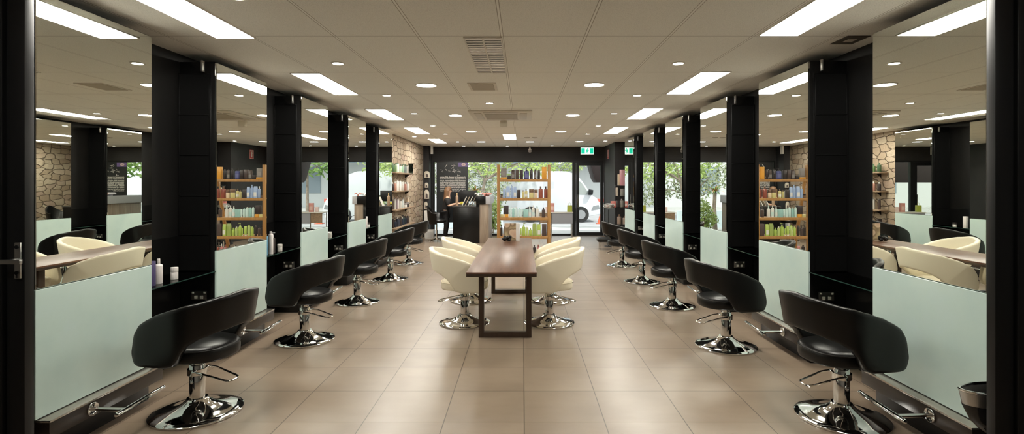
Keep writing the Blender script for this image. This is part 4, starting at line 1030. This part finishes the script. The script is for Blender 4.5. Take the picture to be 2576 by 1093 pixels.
tree(6.5, 29.5, -.12, 2.4, [(0, 0, 3.4, 1.3), (1.4, 0, 3.0, 1.1), (-1.3, 0, 3.0, 1.0)], 260, .2, 0, 'green street tree seen in the left hand mirrors', 14)
tree(11.5, 27, -.12, 2.2, [(0, 0, 3.1, 1.3), (1.6, 0, 2.8, 1.1)], 260, .2, 2, 'olive street tree seen in the left hand mirrors', 15)
def strap_plant(x, y, z0, n, L, w, mi, label, seed, trunk=0., cat='plant', tip=None):
    r_ = random.Random(seed); o = empty('strap_leaf_plant', (x, y, z0), 0, label, cat)
    m = MB(); m2 = MB()
    for k in range(n):
        a = 2 * PI * k / n + r_.uniform(-.3, .3); e = r_.uniform(.25, 1.25); l = L * r_.uniform(.7, 1.1); prev = None
        mm = m2 if (tip and r_.random() < .35) else m
        for j in range(6):
            q = j / 5; rad = l * q * math.cos(e); z = trunk + l * q * math.sin(e) - .55 * l * q * q; ww = w * (1 - q) ** .6 * .5 + .002
            c = Vector((rad * math.cos(a), rad * math.sin(a), z)); sd = Vector((-math.sin(a), math.cos(a), 0)) * ww
            if prev: mm.quad(prev[0] - prev[1], c - sd, c + sd, prev[0] + prev[1])
            prev = (c, sd)
    m.build('leaves', LEAF[mi], o, smooth=0)
    if tip: m2.build('flower_spikes', tip, o, smooth=0)
    if trunk: MB().tube([(0, 0, .001), (.03, 0, trunk * .6), (0, 0, trunk)], [.09, .07, .06], 10).build('stem', BARK, o)
strap_plant(xat(1196, 18.6), 18.6, -.02, 46, .62, .045, 0, 'spiky leaved plant with orange tips outside beside the poster', 21, 1.35, tip=mat('orange_tips', (.62, .36, .16), .6))
strap_plant(-6.2, 21.0, -.12, 40, 1.3, .07, 0, 'large spiky plant on the verge seen in the mirrors', 22, .9)
strap_plant(6.8, 21.5, -.12, 40, 1.3, .07, 0, 'large spiky plant seen in the left mirrors', 23, .8)
strap_plant(-9.6, 18.4, -.02, 40, 1.1, .07, 1, 'yellow green spiky plant beyond the garden wall', 24, .6)
def bush(x, y, z0, blobs, n, size, mi, label, seed):
    r_ = random.Random(seed); o = empty('leafy_shrub', (x, y, z0), 0, label, 'shrub')
    leaf_cloud(blobs, n, size, r_).build('foliage', LEAF[mi], o, smooth=0)
    m = MB()
    for bx, by, bz, ra in blobs: m.tube([(bx * .3, by * .3, .001), (bx, by, bz)], .02, 6)
    m.build('stems', BARK, o)
bush(xat(1238, 17.6), 17.6, -.02, [(0, 0, .65, .30), (.12, 0, .85, .25), (-.1, 0, .45, .28), (.1, .1, .3, .2)], 240, .06, 1, 'bright green leafy shrub outside between the desk and the rack', 31)
bush(-4.6, 18.6, -.02, [(0, 0, .5, .45), (.6, 0, .45, .4), (-.6, 0, .5, .45)], 240, .07, 0, 'green shrub against the footpath seen in the right mirrors', 32)
bush(4.8, 18.4, -.02, [(0, 0, .4, .4), (.6, 0, .42, .4)], 240, .07, 1, 'bright shrub outside seen in the left mirrors', 33)

# ------------------------------------------------------------------ light
w = bpy.data.worlds.new('world'); sc.world = w; w.use_nodes = True
nt = w.node_tree; bg = nt.nodes['Background']
sky = nt.nodes.new('ShaderNodeTexSky'); sky.sky_type = 'HOSEK_WILKIE'; sky.turbidity = 6; sky.ground_albedo = .5
sky.sun_direction = Vector((.5, -.45, .75)).normalized()
mx = nt.nodes.new('ShaderNodeMix'); mx.data_type = 'RGBA'; mx.inputs[0].default_value = .7
nt.links.new(sky.outputs[0], mx.inputs[6]); mx.inputs[7].default_value = (.92, .97, 1.0, 1)
nt.links.new(mx.outputs[2], bg.inputs[0]); bg.inputs[1].default_value = 1.25
sl = bpy.data.lights.new('sun', 'SUN'); sl.energy = 1.7; sl.angle = R(3); sl.color = (1, .96, .9)
so = bpy.data.objects.new('sun', sl); COL.objects.link(so); so.rotation_euler = Vector((-.45, .5, -.75)).to_track_quat('-Z', 'Y').to_euler()

vs = sc.view_settings
sc.display_settings.display_device = 'sRGB'
vs.view_transform = 'Standard'; vs.look = 'None'; vs.gamma = 1; vs.exposure = 1.05; vs.use_curve_mapping = False
sc.cycles.use_denoising = True
sc.cycles.max_bounces = 9; sc.cycles.diffuse_bounces = 4; sc.cycles.glossy_bounces = 6; sc.cycles.transmission_bounces = 4; sc.cycles.transparent_max_bounces = 10
sc.cycles.sample_clamp_indirect = 8; sc.cycles.blur_glossy = 1.0; sc.cycles.caustics_reflective = True; sc.cycles.caustics_refractive = False
sc.cycles.use_adaptive_sampling = True; sc.cycles.adaptive_threshold = .015
